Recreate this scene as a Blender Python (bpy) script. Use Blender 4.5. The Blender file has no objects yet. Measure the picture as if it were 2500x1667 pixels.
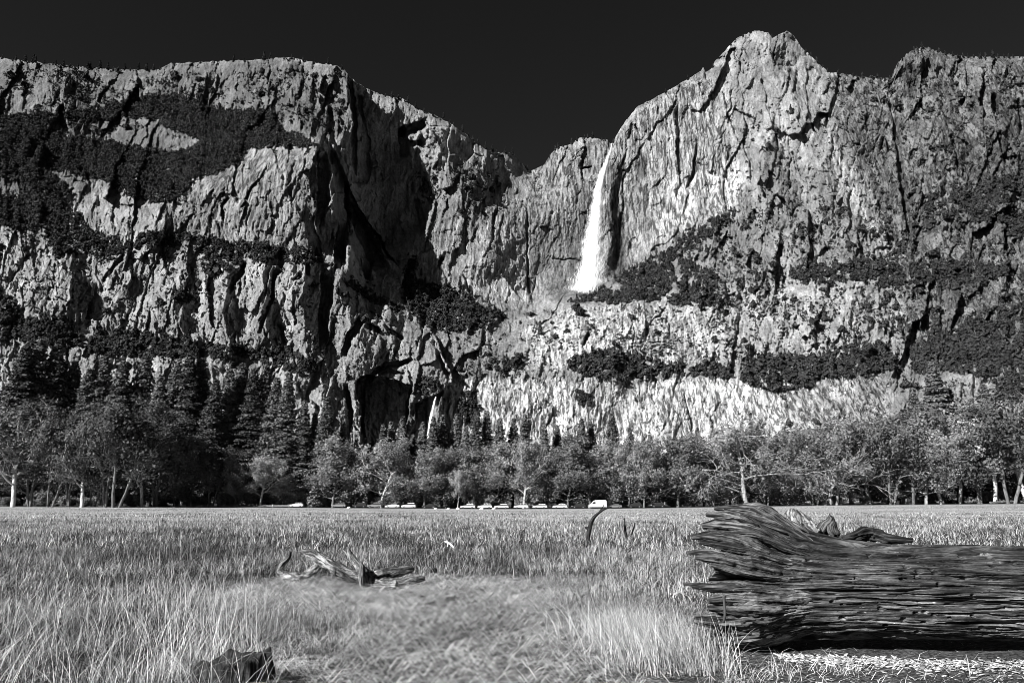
import bpy, math, random
import numpy as np
from mathutils import Vector, Quaternion

SC = bpy.context.scene
COL = SC.collection
# ---------------------------------------------------------------- camera
F = 1800.0; TH = math.atan((1226-833.5)/F); CH = 1.70
cam_d = bpy.data.cameras.new("camera"); cam = bpy.data.objects.new("camera", cam_d); COL.objects.link(cam)
cam_d.sensor_width = 36; cam_d.lens = 36*F/2500; cam_d.clip_start = 0.1; cam_d.clip_end = 20000
cam.location = (0, 0, CH); cam.rotation_euler = (math.pi/2+TH, 0, 0)
SC.camera = cam
# ---------------------------------------------------------------- light
TO_SUN = Vector((-0.68, -0.60, 0.52)).normalized()
ELEV = math.asin(TO_SUN.z); AZ = math.atan2(TO_SUN.x, TO_SUN.y)
w = bpy.data.worlds.new("World"); SC.world = w; w.use_nodes = True
nt = w.node_tree; nt.nodes.clear()
sky = nt.nodes.new('ShaderNodeTexSky'); sky.sky_type = 'NISHITA'; sky.sun_disc = False
sky.sun_elevation = ELEV; sky.sun_rotation = AZ % (2*math.pi); sky.altitude = 1200; sky.dust_density = 0.3; sky.ozone_density = 1.0
# black-and-white photograph through a dark red filter: red minus a share of blue
sep = nt.nodes.new('ShaderNodeSeparateColor'); nt.links.new(sky.outputs[0], sep.inputs[0])
m1 = nt.nodes.new('ShaderNodeMath'); m1.operation = 'MULTIPLY'; m1.inputs[1].default_value = 0.33; nt.links.new(sep.outputs[0], m1.inputs[0])
m2 = nt.nodes.new('ShaderNodeMath'); m2.operation = 'MULTIPLY_ADD'; m2.inputs[1].default_value = -0.0615; nt.links.new(sep.outputs[2], m2.inputs[0]); nt.links.new(m1.outputs[0], m2.inputs[2])
m3 = nt.nodes.new('ShaderNodeMath'); m3.operation = 'MAXIMUM'; m3.inputs[1].default_value = 0.03; nt.links.new(m2.outputs[0], m3.inputs[0])
bg = nt.nodes.new('ShaderNodeBackground'); bg.inputs[1].default_value = 0.05; nt.links.new(m3.outputs[0], bg.inputs[0])
wo = nt.nodes.new('ShaderNodeOutputWorld'); nt.links.new(bg.outputs[0], wo.inputs[0])
sd = bpy.data.lights.new("sun", 'SUN'); sd.energy = 5.0; sd.angle = math.radians(0.5); sd.color = (1, 1, 1)
so = bpy.data.objects.new("sun", sd); COL.objects.link(so); so.rotation_mode = 'QUATERNION'
so.rotation_quaternion = TO_SUN.to_track_quat('Z', 'Y'); so.location = (-30, -30, 60)
SC.view_settings.view_transform = 'Standard'; SC.view_settings.look = 'None'; SC.view_settings.gamma = 1
SC.view_settings.exposure = 1.05
SC.cycles.pixel_filter_type = 'BLACKMAN_HARRIS'; SC.cycles.filter_width = 0.9; SC.cycles.max_bounces = 4; SC.cycles.diffuse_bounces = 1; SC.cycles.transparent_max_bounces = 12

# ---------------------------------------------------------------- helpers
rng = np.random.default_rng(7)
def ray(px, py):
    px = np.asarray(px, float); py = np.asarray(py, float)
    x = (px-1250)/F; v = (833.5-py)/F
    return x, math.cos(TH)-v*math.sin(TH), math.sin(TH)+v*math.cos(TH)
def world(px, py, Y):
    x, yd, zd = ray(px, py); t = np.asarray(Y)/yd
    return np.stack([x*t, yd*t, CH+zd*t], -1)
def ground_at(px, Y):                       # ground point of image column px at distance Y
    for _ in range(1): pass
    py = 1226+F*CH/Y
    x, yd, zd = ray(px, py); return float(x*Y/yd), float(Y)

_tab = {}
def vnoise(x, y, seed=0):
    if seed not in _tab: _tab[seed] = np.random.default_rng(1000+seed).random((256, 256)).astype(np.float32)
    T = _tab[seed]; xi = np.floor(x).astype(np.int64); yi = np.floor(y).astype(np.int64)
    fx = (x-xi); fy = (y-yi); fx = fx*fx*(3-2*fx); fy = fy*fy*(3-2*fy)
    a = T[xi & 255, yi & 255]; b = T[(xi+1) & 255, yi & 255]; c = T[xi & 255, (yi+1) & 255]; d = T[(xi+1) & 255, (yi+1) & 255]
    return (a*(1-fx)+b*fx)*(1-fy)+(c*(1-fx)+d*fx)*fy
def fbm(x, y, seed=0, octv=4, gain=0.5, lac=2.03):
    s = 0; a = 1; n = 0
    for k in range(octv):
        s = s+a*vnoise(x+17.3*k, y+5.1*k, seed+k); n += a; a *= gain; x = x*lac; y = y*lac
    return s/n
def sstep(a, b, x):
    t = np.clip((x-a)/(b-a), 0, 1); return t*t*(3-2*t)

def mesh_np(name, V, Fc, mat=None, attrs=None, smooth=False):
    V = np.ascontiguousarray(V, np.float32); Fc = np.ascontiguousarray(Fc, np.int32); k = Fc.shape[1]
    me = bpy.data.meshes.new(name)
    me.vertices.add(len(V)); me.vertices.foreach_set('co', V.ravel())
    me.loops.add(Fc.size); me.loops.foreach_set('vertex_index', Fc.ravel())
    me.polygons.add(len(Fc)); me.polygons.foreach_set('loop_start', np.arange(0, Fc.size, k, dtype=np.int32))
    if smooth: me.polygons.foreach_set('use_smooth', np.ones(len(Fc), bool))
    if attrs:
        for an, av in attrs.items():
            av = np.asarray(av, np.float32)
            if av.ndim == 2:
                a = me.attributes.new(an, 'FLOAT_VECTOR', 'POINT'); a.data.foreach_set('vector', np.ascontiguousarray(av).ravel())
            else:
                a = me.attributes.new(an, 'FLOAT', 'POINT'); a.data.foreach_set('value', av.ravel())
    me.update(calc_edges=True)
    if mat: me.materials.append(mat)
    return me
def link(name, me, parent=None, loc=None, rotz=0.0, scale=None, label=None, cat=None, group=None, kind=None):
    o = bpy.data.objects.new(name, me); COL.objects.link(o)
    if parent is not None: o.parent = parent
    if loc is not None: o.location = loc
    if rotz: o.rotation_euler = (0, 0, rotz)
    if scale is not None: o.scale = scale if hasattr(scale, '__len__') else (scale,)*3
    if label: o['label'] = label
    if cat: o['category'] = cat
    if group: o['group'] = group
    if kind: o['kind'] = kind
    return o
def grid_faces(r, c, wrap=False):
    i = np.arange(r-1)[:, None]; j = np.arange(c if wrap else c-1)[None, :]; j2 = (j+1) % c
    return np.stack([i*c+j, i*c+j2, (i+1)*c+j2, (i+1)*c+j], -1).reshape(-1, 4)
class Bag:                                   # collects pieces of ONE mesh
    def __init__(s): s.V = []; s.F = []; s.n = 0; s.A = []
    def add(s, V, Fc, a=None):
        V = np.asarray(V, float).reshape(-1, 3); s.V.append(V); s.F.append(np.asarray(Fc)+s.n); s.n += len(V)
        s.A.append(np.full(len(V), 0.5) if a is None else np.broadcast_to(np.asarray(a, float), (len(V),)))
    def mesh(s, name, mat, smooth=False, attr='tone'):
        return mesh_np(name, np.concatenate(s.V), np.concatenate(s.F), mat, {attr: np.concatenate(s.A)}, smooth)

# ---------------------------------------------------------------- materials
class MB:
    def __init__(s, name):
        s.m = bpy.data.materials.new(name); s.m.use_nodes = True; s.t = s.m.node_tree; s.t.nodes.clear()
        s.out = s.n('ShaderNodeOutputMaterial')
    def n(s, ty, **kw):
        nd = s.t.nodes.new(ty)
        for k, v in kw.items(): setattr(nd, k, v)
        return nd
    def l(s, a, b): s.t.links.new(a, b)
    def attr(s, name, vec=False): return s.n('ShaderNodeAttribute', attribute_name=name).outputs['Vector' if vec else 'Fac']
    def coord(s, which='Object'): return s.n('ShaderNodeTexCoord').outputs[which]
    def scale(s, vec, sc):
        m = s.n('ShaderNodeMapping'); m.inputs['Scale'].default_value = sc; s.l(vec, m.inputs['Vector']); return m.outputs[0]
    def noise(s, vec, scale=1, detail=4, rough=0.55, dist=0):
        n = s.n('ShaderNodeTexNoise'); n.inputs['Scale'].default_value = scale; n.inputs['Detail'].default_value = detail
        n.inputs['Roughness'].default_value = rough; n.inputs['Distortion'].default_value = dist
        s.l(vec, n.inputs['Vector']); return n.outputs[0]
    def math(s, op, a, b=None, c=None, clamp=False):
        m = s.n('ShaderNodeMath', operation=op, use_clamp=clamp)
        for i, v in enumerate((a, b, c)):
            if v is None: continue
            if isinstance(v, (int, float)): m.inputs[i].default_value = v
            else: s.l(v, m.inputs[i])
        return m.outputs[0]
    def rng(s, v, a, b, c, d, smooth=False):
        m = s.n('ShaderNodeMapRange'); m.interpolation_type = 'SMOOTHSTEP' if smooth else 'LINEAR'
        s.l(v, m.inputs[0])
        for i, x in enumerate((a, b, c, d)): m.inputs[1+i].default_value = x
        return m.outputs[0]
    def gray(s, v):
        c = s.n('ShaderNodeCombineColor')
        for i in range(3): s.l(v, c.inputs[i])
        return c.outputs[0]
    def bsdf(s, v, rough=0.9, bump=None, bstr=0.5, bdist=1.0, spec=0.2, metal=0):
        p = s.n('ShaderNodeBsdfPrincipled')
        if isinstance(v, (int, float)): p.inputs['Base Color'].default_value = (v, v, v, 1)
        else: s.l(s.gray(v), p.inputs['Base Color'])
        if isinstance(rough, (int, float)): p.inputs['Roughness'].default_value = rough
        else: s.l(rough, p.inputs['Roughness'])
        p.inputs['Specular IOR Level'].default_value = spec; p.inputs['Metallic'].default_value = metal
        if bump is not None:
            b = s.n('ShaderNodeBump'); b.inputs['Strength'].default_value = bstr; b.inputs['Distance'].default_value = bdist
            s.l(bump, b.inputs['Height']); s.l(b.outputs[0], p.inputs['Normal'])
        s.l(p.outputs[0], s.out.inputs[0]); return p

def mat_rock():
    b = MB('granite'); co = b.coord(); tone = b.attr('tone'); st = b.attr('stain')
    n1 = b.noise(co, 0.035, 6, 0.65); n2 = b.noise(b.scale(co, (0.22, 0.08, 0.016)), 1, 6, 0.72); n3 = b.noise(co, 0.22, 5, 0.75)
    v = b.rng(n1, 0.3, 0.7, 0.16, 0.33)
    v = b.math('MULTIPLY', v, b.rng(n3, 0.3, 0.7, 0.62, 1.35))
    # vertical water stains where 'stain' is set
    sm = b.rng(n2, 0.45, 0.57, 0, 1, True); sm = b.math('MULTIPLY', sm, st)
    v = b.math('MULTIPLY', v, b.math('SUBTRACT', 1.0, b.math('MULTIPLY', sm, 0.80)))
    sm2 = b.rng(b.noise(b.scale(co, (0.05, 0.02, 0.004)), 1, 3, 0.6), 0.42, 0.62, 0.78, 1.2)
    v = b.math('MULTIPLY', v, sm2)
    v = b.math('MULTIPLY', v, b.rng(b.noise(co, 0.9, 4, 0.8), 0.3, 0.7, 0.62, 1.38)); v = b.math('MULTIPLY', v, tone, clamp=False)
    v = b.math('MINIMUM', v, 0.85)
    bump = b.noise(b.scale(co, (0.5, 0.5, 0.16)), 1, 8, 0.8)
    b.bsdf(v, 0.95, bump, 0.75, 4.0, 0.05); return b.m
def mat_leaf(name, lo, hi, trans=0.25, big=0.35, rnd=True):
    b = MB(name); co = b.coord(); t = b.attr('tone'); n = b.noise(co, big, 3, 0.6)
    v = b.rng(t, 0, 1, lo, hi); v = b.math('MULTIPLY', v, b.rng(n, 0.3, 0.7, 0.65, 1.35))
    if rnd: v = b.math('MULTIPLY', v, b.rng(b.n('ShaderNodeObjectInfo').outputs['Random'], 0, 1, 0.72, 1.28))
    d = b.n('ShaderNodeBsdfDiffuse'); tr = b.n('ShaderNodeBsdfTranslucent'); mx = b.n('ShaderNodeMixShader')
    g = b.gray(v); b.l(g, d.inputs[0]); b.l(g, tr.inputs[0]); mx.inputs[0].default_value = trans
    b.l(d.outputs[0], mx.inputs[1]); b.l(tr.outputs[0], mx.inputs[2]); b.l(mx.outputs[0], b.out.inputs[0]); return b.m
def mat_bark(name, lo, hi, sc=1.0):
    b = MB(name); co = b.scale(b.coord(), (3*sc, 3*sc, 0.6*sc)); n = b.noise(co, 1, 6, 0.7)
    v = b.rng(n, 0.35, 0.65, lo, hi); b.bsdf(v, 0.95, n, 0.8, 0.15, 0.1); return b.m
def mat_plain(name, v, rough=0.5, spec=0.5, metal=0, dirt=0.12, sc=3):
    b = MB(name); n = b.noise(b.coord(), sc, 5, 0.6); x = b.rng(n, 0.3, 0.7, v*(1-dirt), v*(1+dirt))
    b.bsdf(x, rough, None, spec=spec, metal=metal); return b.m
# ================================================================ the cliffs: one continuous mountain surface
def P(s): return np.array([[float(q) for q in p.split(',')] for p in s.split()])
SKYL = P("-900,150 -500,120 -200,135 0,142 99,154 191,163 306,171 386,170 413,157 452,153 574,149 640,146 708,140 765,152 823,161 842,169 850,186 872,202 899,218 937,233 983,242 1018,264 1064,284 1102,303 1140,330 1175,360 1209,373 1243,371 1266,390 1285,413 1297,417 1328,401 1343,379 1358,361 1389,353 1416,337 1450,336 1484,343 1493,353 1500,342 1506,328 1519,308 1553,264 1600,238 1657,207 1711,174 1717,163 1723,176 1738,165 1745,149 1772,123 1799,92 1841,76 1875,80 1887,92 1902,85 1921,75 1941,92 1956,115 1986,142 2021,175 2071,183 2117,190 2174,191 2193,153 2212,132 2235,119 2266,117 2300,130 2365,140 2442,138 2500,140 2700,120 3000,150 3400,200")
YB = 1236.0
gx = np.concatenate([np.arange(-900, -60, 14), np.arange(-60, 2560, 1.75), np.arange(2560, 3400, 14)])
NR = 640
gv = np.linspace(0, 1, NR)
sk = np.interp(gx, SKYL[:, 0], SKYL[:, 1])
sk = sk+5*(fbm(gx/14, gx*0, 3, 4)-0.5)+3*(vnoise(np.floor(gx/5.), gx*0, 8)-0.5)*(vnoise(gx/60, gx*0, 5) > 0.45)
GX = np.broadcast_to(gx[None, :], (NR, len(gx))).copy()
GY = YB+(sk[None, :]-YB)*gv[:, None]
# domain warp, so that authored edges turn out irregular
WX = GX+22*(fbm(GX/60, GY/60, 11, 5, 0.6)-0.5)+7*(fbm(GX/13, GY/24, 12, 3)-0.5)
WY = GY+22*(fbm(GX/60, GY/60, 21, 5, 0.6)-0.5)+6*(fbm(GX/18, GY/13, 22, 3)-0.5)

def rbf(ctl, X, Y):
    c = np.array(ctl, float); p = c[:, :2]; v = c[:, 2]
    def ker(r): return r
    A = ker(np.hypot(p[:, None, 0]-p[None, :, 0], p[:, None, 1]-p[None, :, 1])); n = len(c)
    M = np.zeros((n+1, n+1)); M[:n, :n] = A; M[:n, n] = 1; M[n, :n] = 1
    s = np.linalg.solve(M, np.append(v, 0))
    cx = np.arange(-960, 3480, 12.); cy = np.arange(0, 1300, 6.); gX, gY = np.meshgrid(cx, cy)
    R = np.zeros_like(gX)+s[n]
    for i in range(n): R += s[i]*np.hypot(gX-p[i, 0], gY-p[i, 1])
    fx = np.clip((X+960)/12, 0, len(cx)-2); fy = np.clip(Y/6, 0, len(cy)-2); ix = fx.astype(int); iy = fy.astype(int); fx = fx-ix; fy = fy-iy
    return (R[iy, ix]*(1-fx)+R[iy, ix+1]*fx)*(1-fy)+(R[iy+1, ix]*(1-fx)+R[iy+1, ix+1]*fx)*fy
def inpoly(poly, X, Y):
    poly = P(poly) if isinstance(poly, str) else poly; ins = np.zeros(X.shape, bool); n = len(poly)
    x0, y0 = poly.min(0); x1, y1 = poly.max(0); bb = (X >= x0) & (X <= x1) & (Y >= y0) & (Y <= y1)
    xs = X[bb]; ys = Y[bb]; r = np.zeros(xs.shape, bool)
    for i in range(n):
        ax, ay = poly[i]; bx, by = poly[(i+1) % n]
        if ay == by: continue
        r ^= ((ay > ys) != (by > ys)) & (xs < (bx-ax)*(ys-ay)/(by-ay)+ax)
    ins[bb] = r; return ins
def soft(poly, X, Y, r):                      # soft polygon mask: fraction of jittered samples inside
    m = 0
    for k in range(8):
        a = k*math.pi/4; m = m+inpoly(poly, X+r*math.cos(a)*(0.5+0.5*(k % 2)), Y+r*math.sin(a)*(0.5+0.5*(k % 2)))
    return m/8.0
def stroke(D, X, Y, pts, amp=1.0):            # recess: sharp jump on the right of a line travelling down, recovering over w
    p = P(pts) if isinstance(pts, str) else pts
    m = p[:, 2].max()+4; bb = (X > p[:, 0].min()-m) & (X < p[:, 0].max()+m) & (Y > p[:, 1].min()-m) & (Y < p[:, 1].max()+m)
    xs = X[bb]; ys = Y[bb]; best = np.full(xs.shape, 1e9); val = np.zeros(xs.shape)
    L = np.hypot(np.diff(p[:, 0]), np.diff(p[:, 1])); T = L.sum(); acc = 0
    for i in range(len(p)-1):
        d = p[i+1, :2]-p[i, :2]; u = d/L[i]; n = np.array([u[1], -u[0]])
        rx = xs-p[i, 0]; ry = ys-p[i, 1]; t = rx*u[0]+ry*u[1]; tc = np.clip(t, 0, L[i]); s = rx*n[0]+ry*n[1]
        dist = np.hypot(rx-tc*u[0], ry-tc*u[1]); f = tc/L[i]
        wv = p[i, 2]*(1-f)+p[i+1, 2]*f; dv = p[i, 3]*(1-f)+p[i+1, 3]*f
        g = (acc+tc)/T; tap = np.clip(np.minimum(g, 1-g)*6+0.25, 0, 1)
        over = np.maximum(0, np.abs(t-tc)-0); v = np.where(s > 0, dv*tap*np.clip((1-s/wv)/0.35, 0, 1), 0)*np.clip(1-over/(0.5*wv+1e-6), 0, 1)
        up = dist < best; best = np.where(up, dist, best); val = np.where(up, v, val); acc += L[i]
    D[bb] += amp*val

BASE = [(-900,1236,760),(-900,900,950),(-900,400,1200),(-900,150,1350),(3400,1236,800),(3400,800,1000),(3400,400,1150),(3400,150,1250),
 (-200,1236,800),(-200,900,930),(-200,600,1080),(-200,300,1250),(-200,140,1380),
 (0,1236,820),(0,900,950),(0,780,985),(0,600,1060),(0,400,1180),(0,250,1330),(0,145,1430),
 (250,1236,840),(250,900,960),(250,830,1010),(250,700,1040),(250,560,1110),(250,460,1190),(250,300,1330),(250,170,1440),
 (500,1236,860),(500,900,980),(500,860,1030),(500,680,1065),(500,610,1110),(500,460,1160),(500,400,1230),(500,250,1370),(500,150,1420),
 (700,1236,880),(700,1000,1000),(700,900,1010),(700,870,1060),(700,650,1090),(700,600,1150),(700,400,1190),(700,360,1240),(700,260,1330),(700,145,1380),
 (820,1000,1010),(820,870,1060),(820,680,1110),(780,600,1160),(790,400,1220),(800,170,1330),
 # recessed walls
 (880,240,1420),(900,400,1425),(930,600,1400),(1000,560,1405),(1000,280,1450),(1060,400,1440),(1120,320,1490),(1180,470,1480),(1230,380,1560),(1290,418,1620),
 (1000,650,1340),(1040,560,1400),(1100,530,1420),(1180,500,1450),(1200,600,1425),(1180,700,1400),(1100,640,1390),(1250,760,1370),
 (1050,750,1270),(1120,800,1230),(1150,870,1170),(1060,900,1120),(1080,960,1085),(1050,1080,1060),(1000,1236,900),
 (1300,500,1510),(1350,370,1560),(1400,480,1500),(1440,345,1530),(1400,700,1450),(1300,740,1400),(1300,600,1470),
 (1490,360,1540),(1520,420,1520),(1560,560,1470),(1530,660,1440),(1600,300,1510),(1650,480,1455),(1750,200,1520),(1780,500,1430),(1850,90,1540),(1880,300,1450),(1900,500,1350),
 (1430,720,1380),(1500,730,1270),(1600,600,1430),(1700,640,1320),(1700,720,1235),(1850,620,1300),(1850,760,1225),
 (1300,800,1240),(1400,760,1235),(1400,860,1180),(1550,760,1225),(1550,880,1185),(1700,880,1175),
 (1300,930,1130),(1500,930,1120),(1700,935,1120),(1850,930,1120),(1300,1060,1080),(1500,1070,1090),(1700,1070,1085),(1900,1000,1080),(1500,1236,900),(2000,1236,880),
 (2000,150,1540),(2050,300,1440),(2100,450,1370),(2170,600,1290),(2170,190,1500),(2000,700,1230),(2000,830,1170),(2150,900,1120),(2150,750,1190),
 (2210,140,1400),(2300,130,1400),(2300,350,1320),(2300,550,1250),(2300,650,1190),(2300,800,1130),(2300,950,1040),(2450,145,1360),(2450,400,1260),(2450,650,1150),(2450,900,1030),(2450,1236,860)]
D = rbf(BASE, GX, GY)
# near left mountain with its own front, right edge stands proud of the recessed wall
NEAR = "-960,0 848,0 848,180 856,280 862,380 857,470 880,510 928,590 972,650 1008,716 1014,742 985,748 930,718 870,690 815,662 880,700 950,745 1010,785 1058,815 1068,850 1096,900 1102,932 1062,962 1010,985 1000,1240 -960,1240"
nb = [(x, y, d) for (x, y, d) in BASE if x <= 860]+[(850,180,1330),(856,300,1285),(860,400,1265),(820,480,1205),(880,600,1235),(900,690,1245),(858,475,1290),(925,592,1310),(1008,720,1320),(960,700,1270),
  (830,690,1120),(950,770,1140),(1050,830,1140),(1090,910,1090),(900,880,1060),(1000,900,1065),(1000,960,1050),(1000,1100,1010),(900,1000,1030)]
DN = rbf(nb, GX, GY)
mN = inpoly(NEAR, WX, WY)
D = np.where(mN, np.minimum(DN, D+20), D)
# the deep recess beside the lower fall, under a roof
cave = inpoly("872,935 884,920 905,914 940,920 975,932 1003,940 1001,985 992,1030 975,1085 880,1085 882,1010", WX, WY)
D += np.where(cave, 95, 0)
tri = inpoly('838,440 858,470 885,515 925,575 968,640 925,615 912,640 905,690 893,680 870,620 845,540', WX, WY)
D += np.where(tri, 70, 0)
# gullied side walls that face right (away from the sun)
STR = """773,368,30,34 770,418,34,38 773,483,34,38 773,545,24,26
792,340,16,16 815,437,30,34 822,483,34,40 819,559,36,42 811,655,40,46
798,265,14,14 803,314,15,15 811,349,14,14
852,190,10,12 858,300,14,16 862,420,14,14
836,500,30,40 880,590,44,60 915,665,40,50
868,230,12,14 884,300,12,12
968,314,24,26 972,350,28,30 976,391,24,24
1036,285,26,26 1010,300,30,30 962,318,26,24
1034,342,16,18 998,344,18,18
1014,483,14,16 1018,521,16,18 1027,560,12,14
1002,437,7,7 1012,470,6,6
1213,513,8,10 1205,552,8,10 1201,594,6,6
1078,628,10,12 1064,655,9,10
1285,500,5,7 1286,560,6,7 1287,660,6,7 1292,720,5,6
1128,668,6,8 1140,700,6,8 1160,735,6,8
1440,404,7,9 1412,412,7,8
1475,420,8,8 1478,470,7,7
1536,340,7,8 1543,300,7,7 1560,330,8,9
1410,628,4,6 1380,628,4,6 1350,628,4,6
782,661,40,44 776,734,36,40 773,791,30,34 775,850,24,26
876,772,24,26 853,814,24,26 836,865,18,20
1000,876,14,16 960,882,16,18 925,896,14,16 905,915,12,14
990,905,9,10 955,902,9,10 935,908,8,9
842,941,14,18 845,983,16,20 853,1052,12,14
887,944,10,12 885,1000,10,12 882,1060,10,12
597,638,14,18 585,665,15,18 551,707,12,14
681,638,14,16 666,684,13,15 658,730,11,13 643,768,10,11 631,812,9,10
742,640,12,14 746,672,12,14
727,668,16,16 716,680,14,14
716,740,7,9 716,795,7,9
681,788,9,11 689,848,9,11
938,800,10,12 960,815,12,14 985,830,10,12
900,762,8,9 930,778,8,9 960,798,8,9
950,812,14,18 895,790,14,16
1050,842,12,14 1065,872,12,14 1090,925,12,14
1648,257,8,11 1650,318,10,13 1652,394,10,13 1657,448,6,8
1700,348,10,11 1692,414,11,12 1677,463,8,8
1868,220,6,8 1870,264,6,8 1885,310,6,8 1898,356,6,7
1814,345,8,10 1830,394,8,10 1834,445,7,8
1853,310,7,7 1826,278,8,8 1790,262,6,6
1722,172,4,4 1728,205,4,4
1761,222,6,8 1780,287,7,8 1801,330,6,7
1967,241,5,7 1983,318,6,7 2009,348,5,6
1930,370,5,7 1945,420,5,7
1924,392,5,7 1925,465,7,9
2166,230,12,12 2176,300,16,18 2189,394,16,18 2197,490,15,16 2214,600,14,14
2419,225,14,18 2421,262,18,22 2428,300,14,16
2432,318,10,12 2457,394,11,13
2485,240,10,12 2488,330,12,14
2455,560,12,14 2453,620,12,14
2320,330,8,10 2335,420,9,11
2190,770,9,11 2214,830,9,12
1672,960,5,6 1678,1010,5,6 1692,1065,4,5
1545,790,4,5 1548,860,4,5
1440,812,12,12 1425,840,10,10
556,480,9,11 540,500,9,10 548,540,8,8
640,430,7,8 600,470,9,11 590,500,8,9
300,620,12,10 250,680,10,10 """
for ln in STR.strip().split('\n'): stroke(D, WX, WY, ln, 1.6)
# random joints and flakes, mostly upright
rr = np.random.default_rng(5)
for k in range(620):
    x = rr.uniform(-50, 2550); s = np.interp(x, SKYL[:, 0], SKYL[:, 1]); y = rr.uniform(s+5, 1090); L = rr.uniform(14, 70); a = rr.normal(0, 0.35)+(0.35 if x > 1900 else 0)
    if x < 850: a -= 0.1
    w0 = rr.uniform(2, 7); q = []
    for t in np.linspace(0, 1, 5): q.append([x+math.sin(a)*L*t+rr.normal(0, 2), y+math.cos(a)*L*t, w0, w0*rr.uniform(0.7, 1.5)])
    stroke(D, WX, WY, np.array(q), (0.5 if y < 700 or x < 1100 else 0.25) if not (1330 < x < 1830 and y < 600) else 0.22)
for k in range(420):                           # flat joints: small roofs
    x = rr.uniform(-50, 2550); s = np.interp(x, SKYL[:, 0], SKYL[:, 1]); y = rr.uniform(s+8, 1090); L = rr.uniform(14, 60); a = rr.normal(0, 0.3)
    w0 = rr.uniform(2.5, 5); q = [[x-L*t, y+math.sin(a)*L*t+rr.normal(0, 1.5), w0, w0*rr.uniform(0.7, 1.3)] for t in np.linspace(0, 1, 5)]
    stroke(D, WX, WY, np.array(q), (0.5 if y < 700 or x < 1100 else 0.25) if not (1330 < x < 1830 and y < 600) else 0.22)
# zones
smooth_wall = soft("1290,420 1350,360 1500,345 1560,262 1720,180 1800,420 1830,480 1600,640 1430,710 1200,760 1010,640 1040,560 1180,500 1290,480", WX, WY, 14)
smooth_wall = np.maximum(smooth_wall, soft("450,470 560,400 640,370 760,370 765,560 700,600 560,590 450,560", WX, WY, 10)*0.7)
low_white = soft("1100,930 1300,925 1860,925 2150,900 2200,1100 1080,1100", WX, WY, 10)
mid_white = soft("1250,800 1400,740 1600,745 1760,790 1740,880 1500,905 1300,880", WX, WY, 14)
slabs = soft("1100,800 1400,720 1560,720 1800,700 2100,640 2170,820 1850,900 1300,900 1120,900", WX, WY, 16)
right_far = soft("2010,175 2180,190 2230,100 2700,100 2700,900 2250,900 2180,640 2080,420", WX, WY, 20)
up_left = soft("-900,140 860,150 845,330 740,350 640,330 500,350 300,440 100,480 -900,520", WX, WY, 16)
talus = soft("1430,715 1640,560 1800,505 2000,500 2200,620 2160,700 1900,720 1700,700 1500,722", WX, WY, 14)
lowl = soft("-900,560 480,600 830,660 1000,900 980,1236 -900,1236", WX, WY, 20)
rough = 0.62-0.45*smooth_wall+0.18*talus+0.15*right_far-0.12*lowl
# large ribs: crest lines with a lit left side and a shaded right side  (x, y, left width, right width, height)
def ridge(X, Y, pts):
    p = P(pts); m = max(p[:, 2].max(), p[:, 3].max())+10; out = np.zeros(X.shape); bb = (X > p[:, 0].min()-m) & (X < p[:, 0].max()+m) & (Y > p[:, 1].min()-m) & (Y < p[:, 1].max()+m); xs = X[bb]; ys = Y[bb]; best = np.full(xs.shape, 1e9); val = np.zeros(xs.shape)
    n_ = len(p)-1
    for i in range(n_):
        d = p[i+1, :2]-p[i, :2]; L = np.hypot(*d); u = d/L; n = np.array([u[1], -u[0]]); rx = xs-p[i, 0]; ry = ys-p[i, 1]; t = rx*u[0]+ry*u[1]; tc = np.clip(t, 0, L); s_ = rx*n[0]+ry*n[1]; dist = np.hypot(rx-tc*u[0], ry-tc*u[1]); f = tc/L; q = p[i]*(1-f[:, None])+p[i+1]*f[:, None]
        w_ = np.where(s_ > 0, q[:, 3], q[:, 2]); v = q[:, 4]*np.clip(1-dist/w_, 0, 1); val = np.maximum(val, v)
    out[bb] = val; return out
for ln in """690,150,150,50,30 715,260,150,55,50 770,350,120,50,60 805,480,80,45,50 850,620,60,40,30
610,370,160,90,20 690,430,160,70,45 740,560,140,60,40
560,650,70,24,18 545,760,70,26,28 560,850,60,30,20
650,640,60,22,20 640,740,60,26,28 660,850,50,26,20
745,640,60,26,20 735,740,60,30,28 745,850,50,30,20
835,670,70,40,26 850,770,70,50,36 900,860,60,50,30
1000,260,60,80,20 1060,340,60,90,35 1110,450,60,90,25
1190,380,80,70,15 1150,450,80,60,25 1100,520,70,60,10
1040,560,120,200,10 1130,560,150,160,40 1200,640,160,120,50 1220,720,120,80,20
1880,90,110,60,20 1890,200,110,60,35 1880,330,90,80,35 1830,450,60,90,30 1740,560,40,90,20
1925,200,60,110,25 1960,320,60,120,40 2020,450,70,120,45 2100,580,80,90,35 2160,690,60,60,15
2240,125,70,80,25 2265,300,80,80,40 2290,520,80,80,30
2420,150,80,50,25 2440,330,70,50,35 2450,560,60,50,25
2000,720,90,120,20 2060,820,100,90,30 2100,940,80,80,20
330,470,160,60,20 370,560,140,50,30 340,640,100,50,15
130,590,120,60,20 170,700,110,60,25 150,800,90,60,15
450,650,80,50,15 420,760,90,50,25 470,870,80,50,15
90,160,120,80,20 150,260,120,80,35 200,350,100,70,15
420,170,150,80,10 480,230,120,80,25 540,300,100,70,15
720,920,80,60,10 790,960,80,50,24 800,1060,80,50,24
1040,920,40,60,10 1075,980,40,60,26 1060,1060,40,60,26
1250,930,80,60,5 1290,990,80,60,15 1280,1070,80,60,15
1600,930,120,60,5 1640,990,120,60,14 1630,1070,120,60,14
1520,760,120,70,15 1560,820,120,70,20 1500,890,120,70,10
1720,250,140,60,10 1750,350,140,60,16 1700,450,120,60,10""".split('\n'): D -= ridge(WX, WY, ln)
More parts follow.
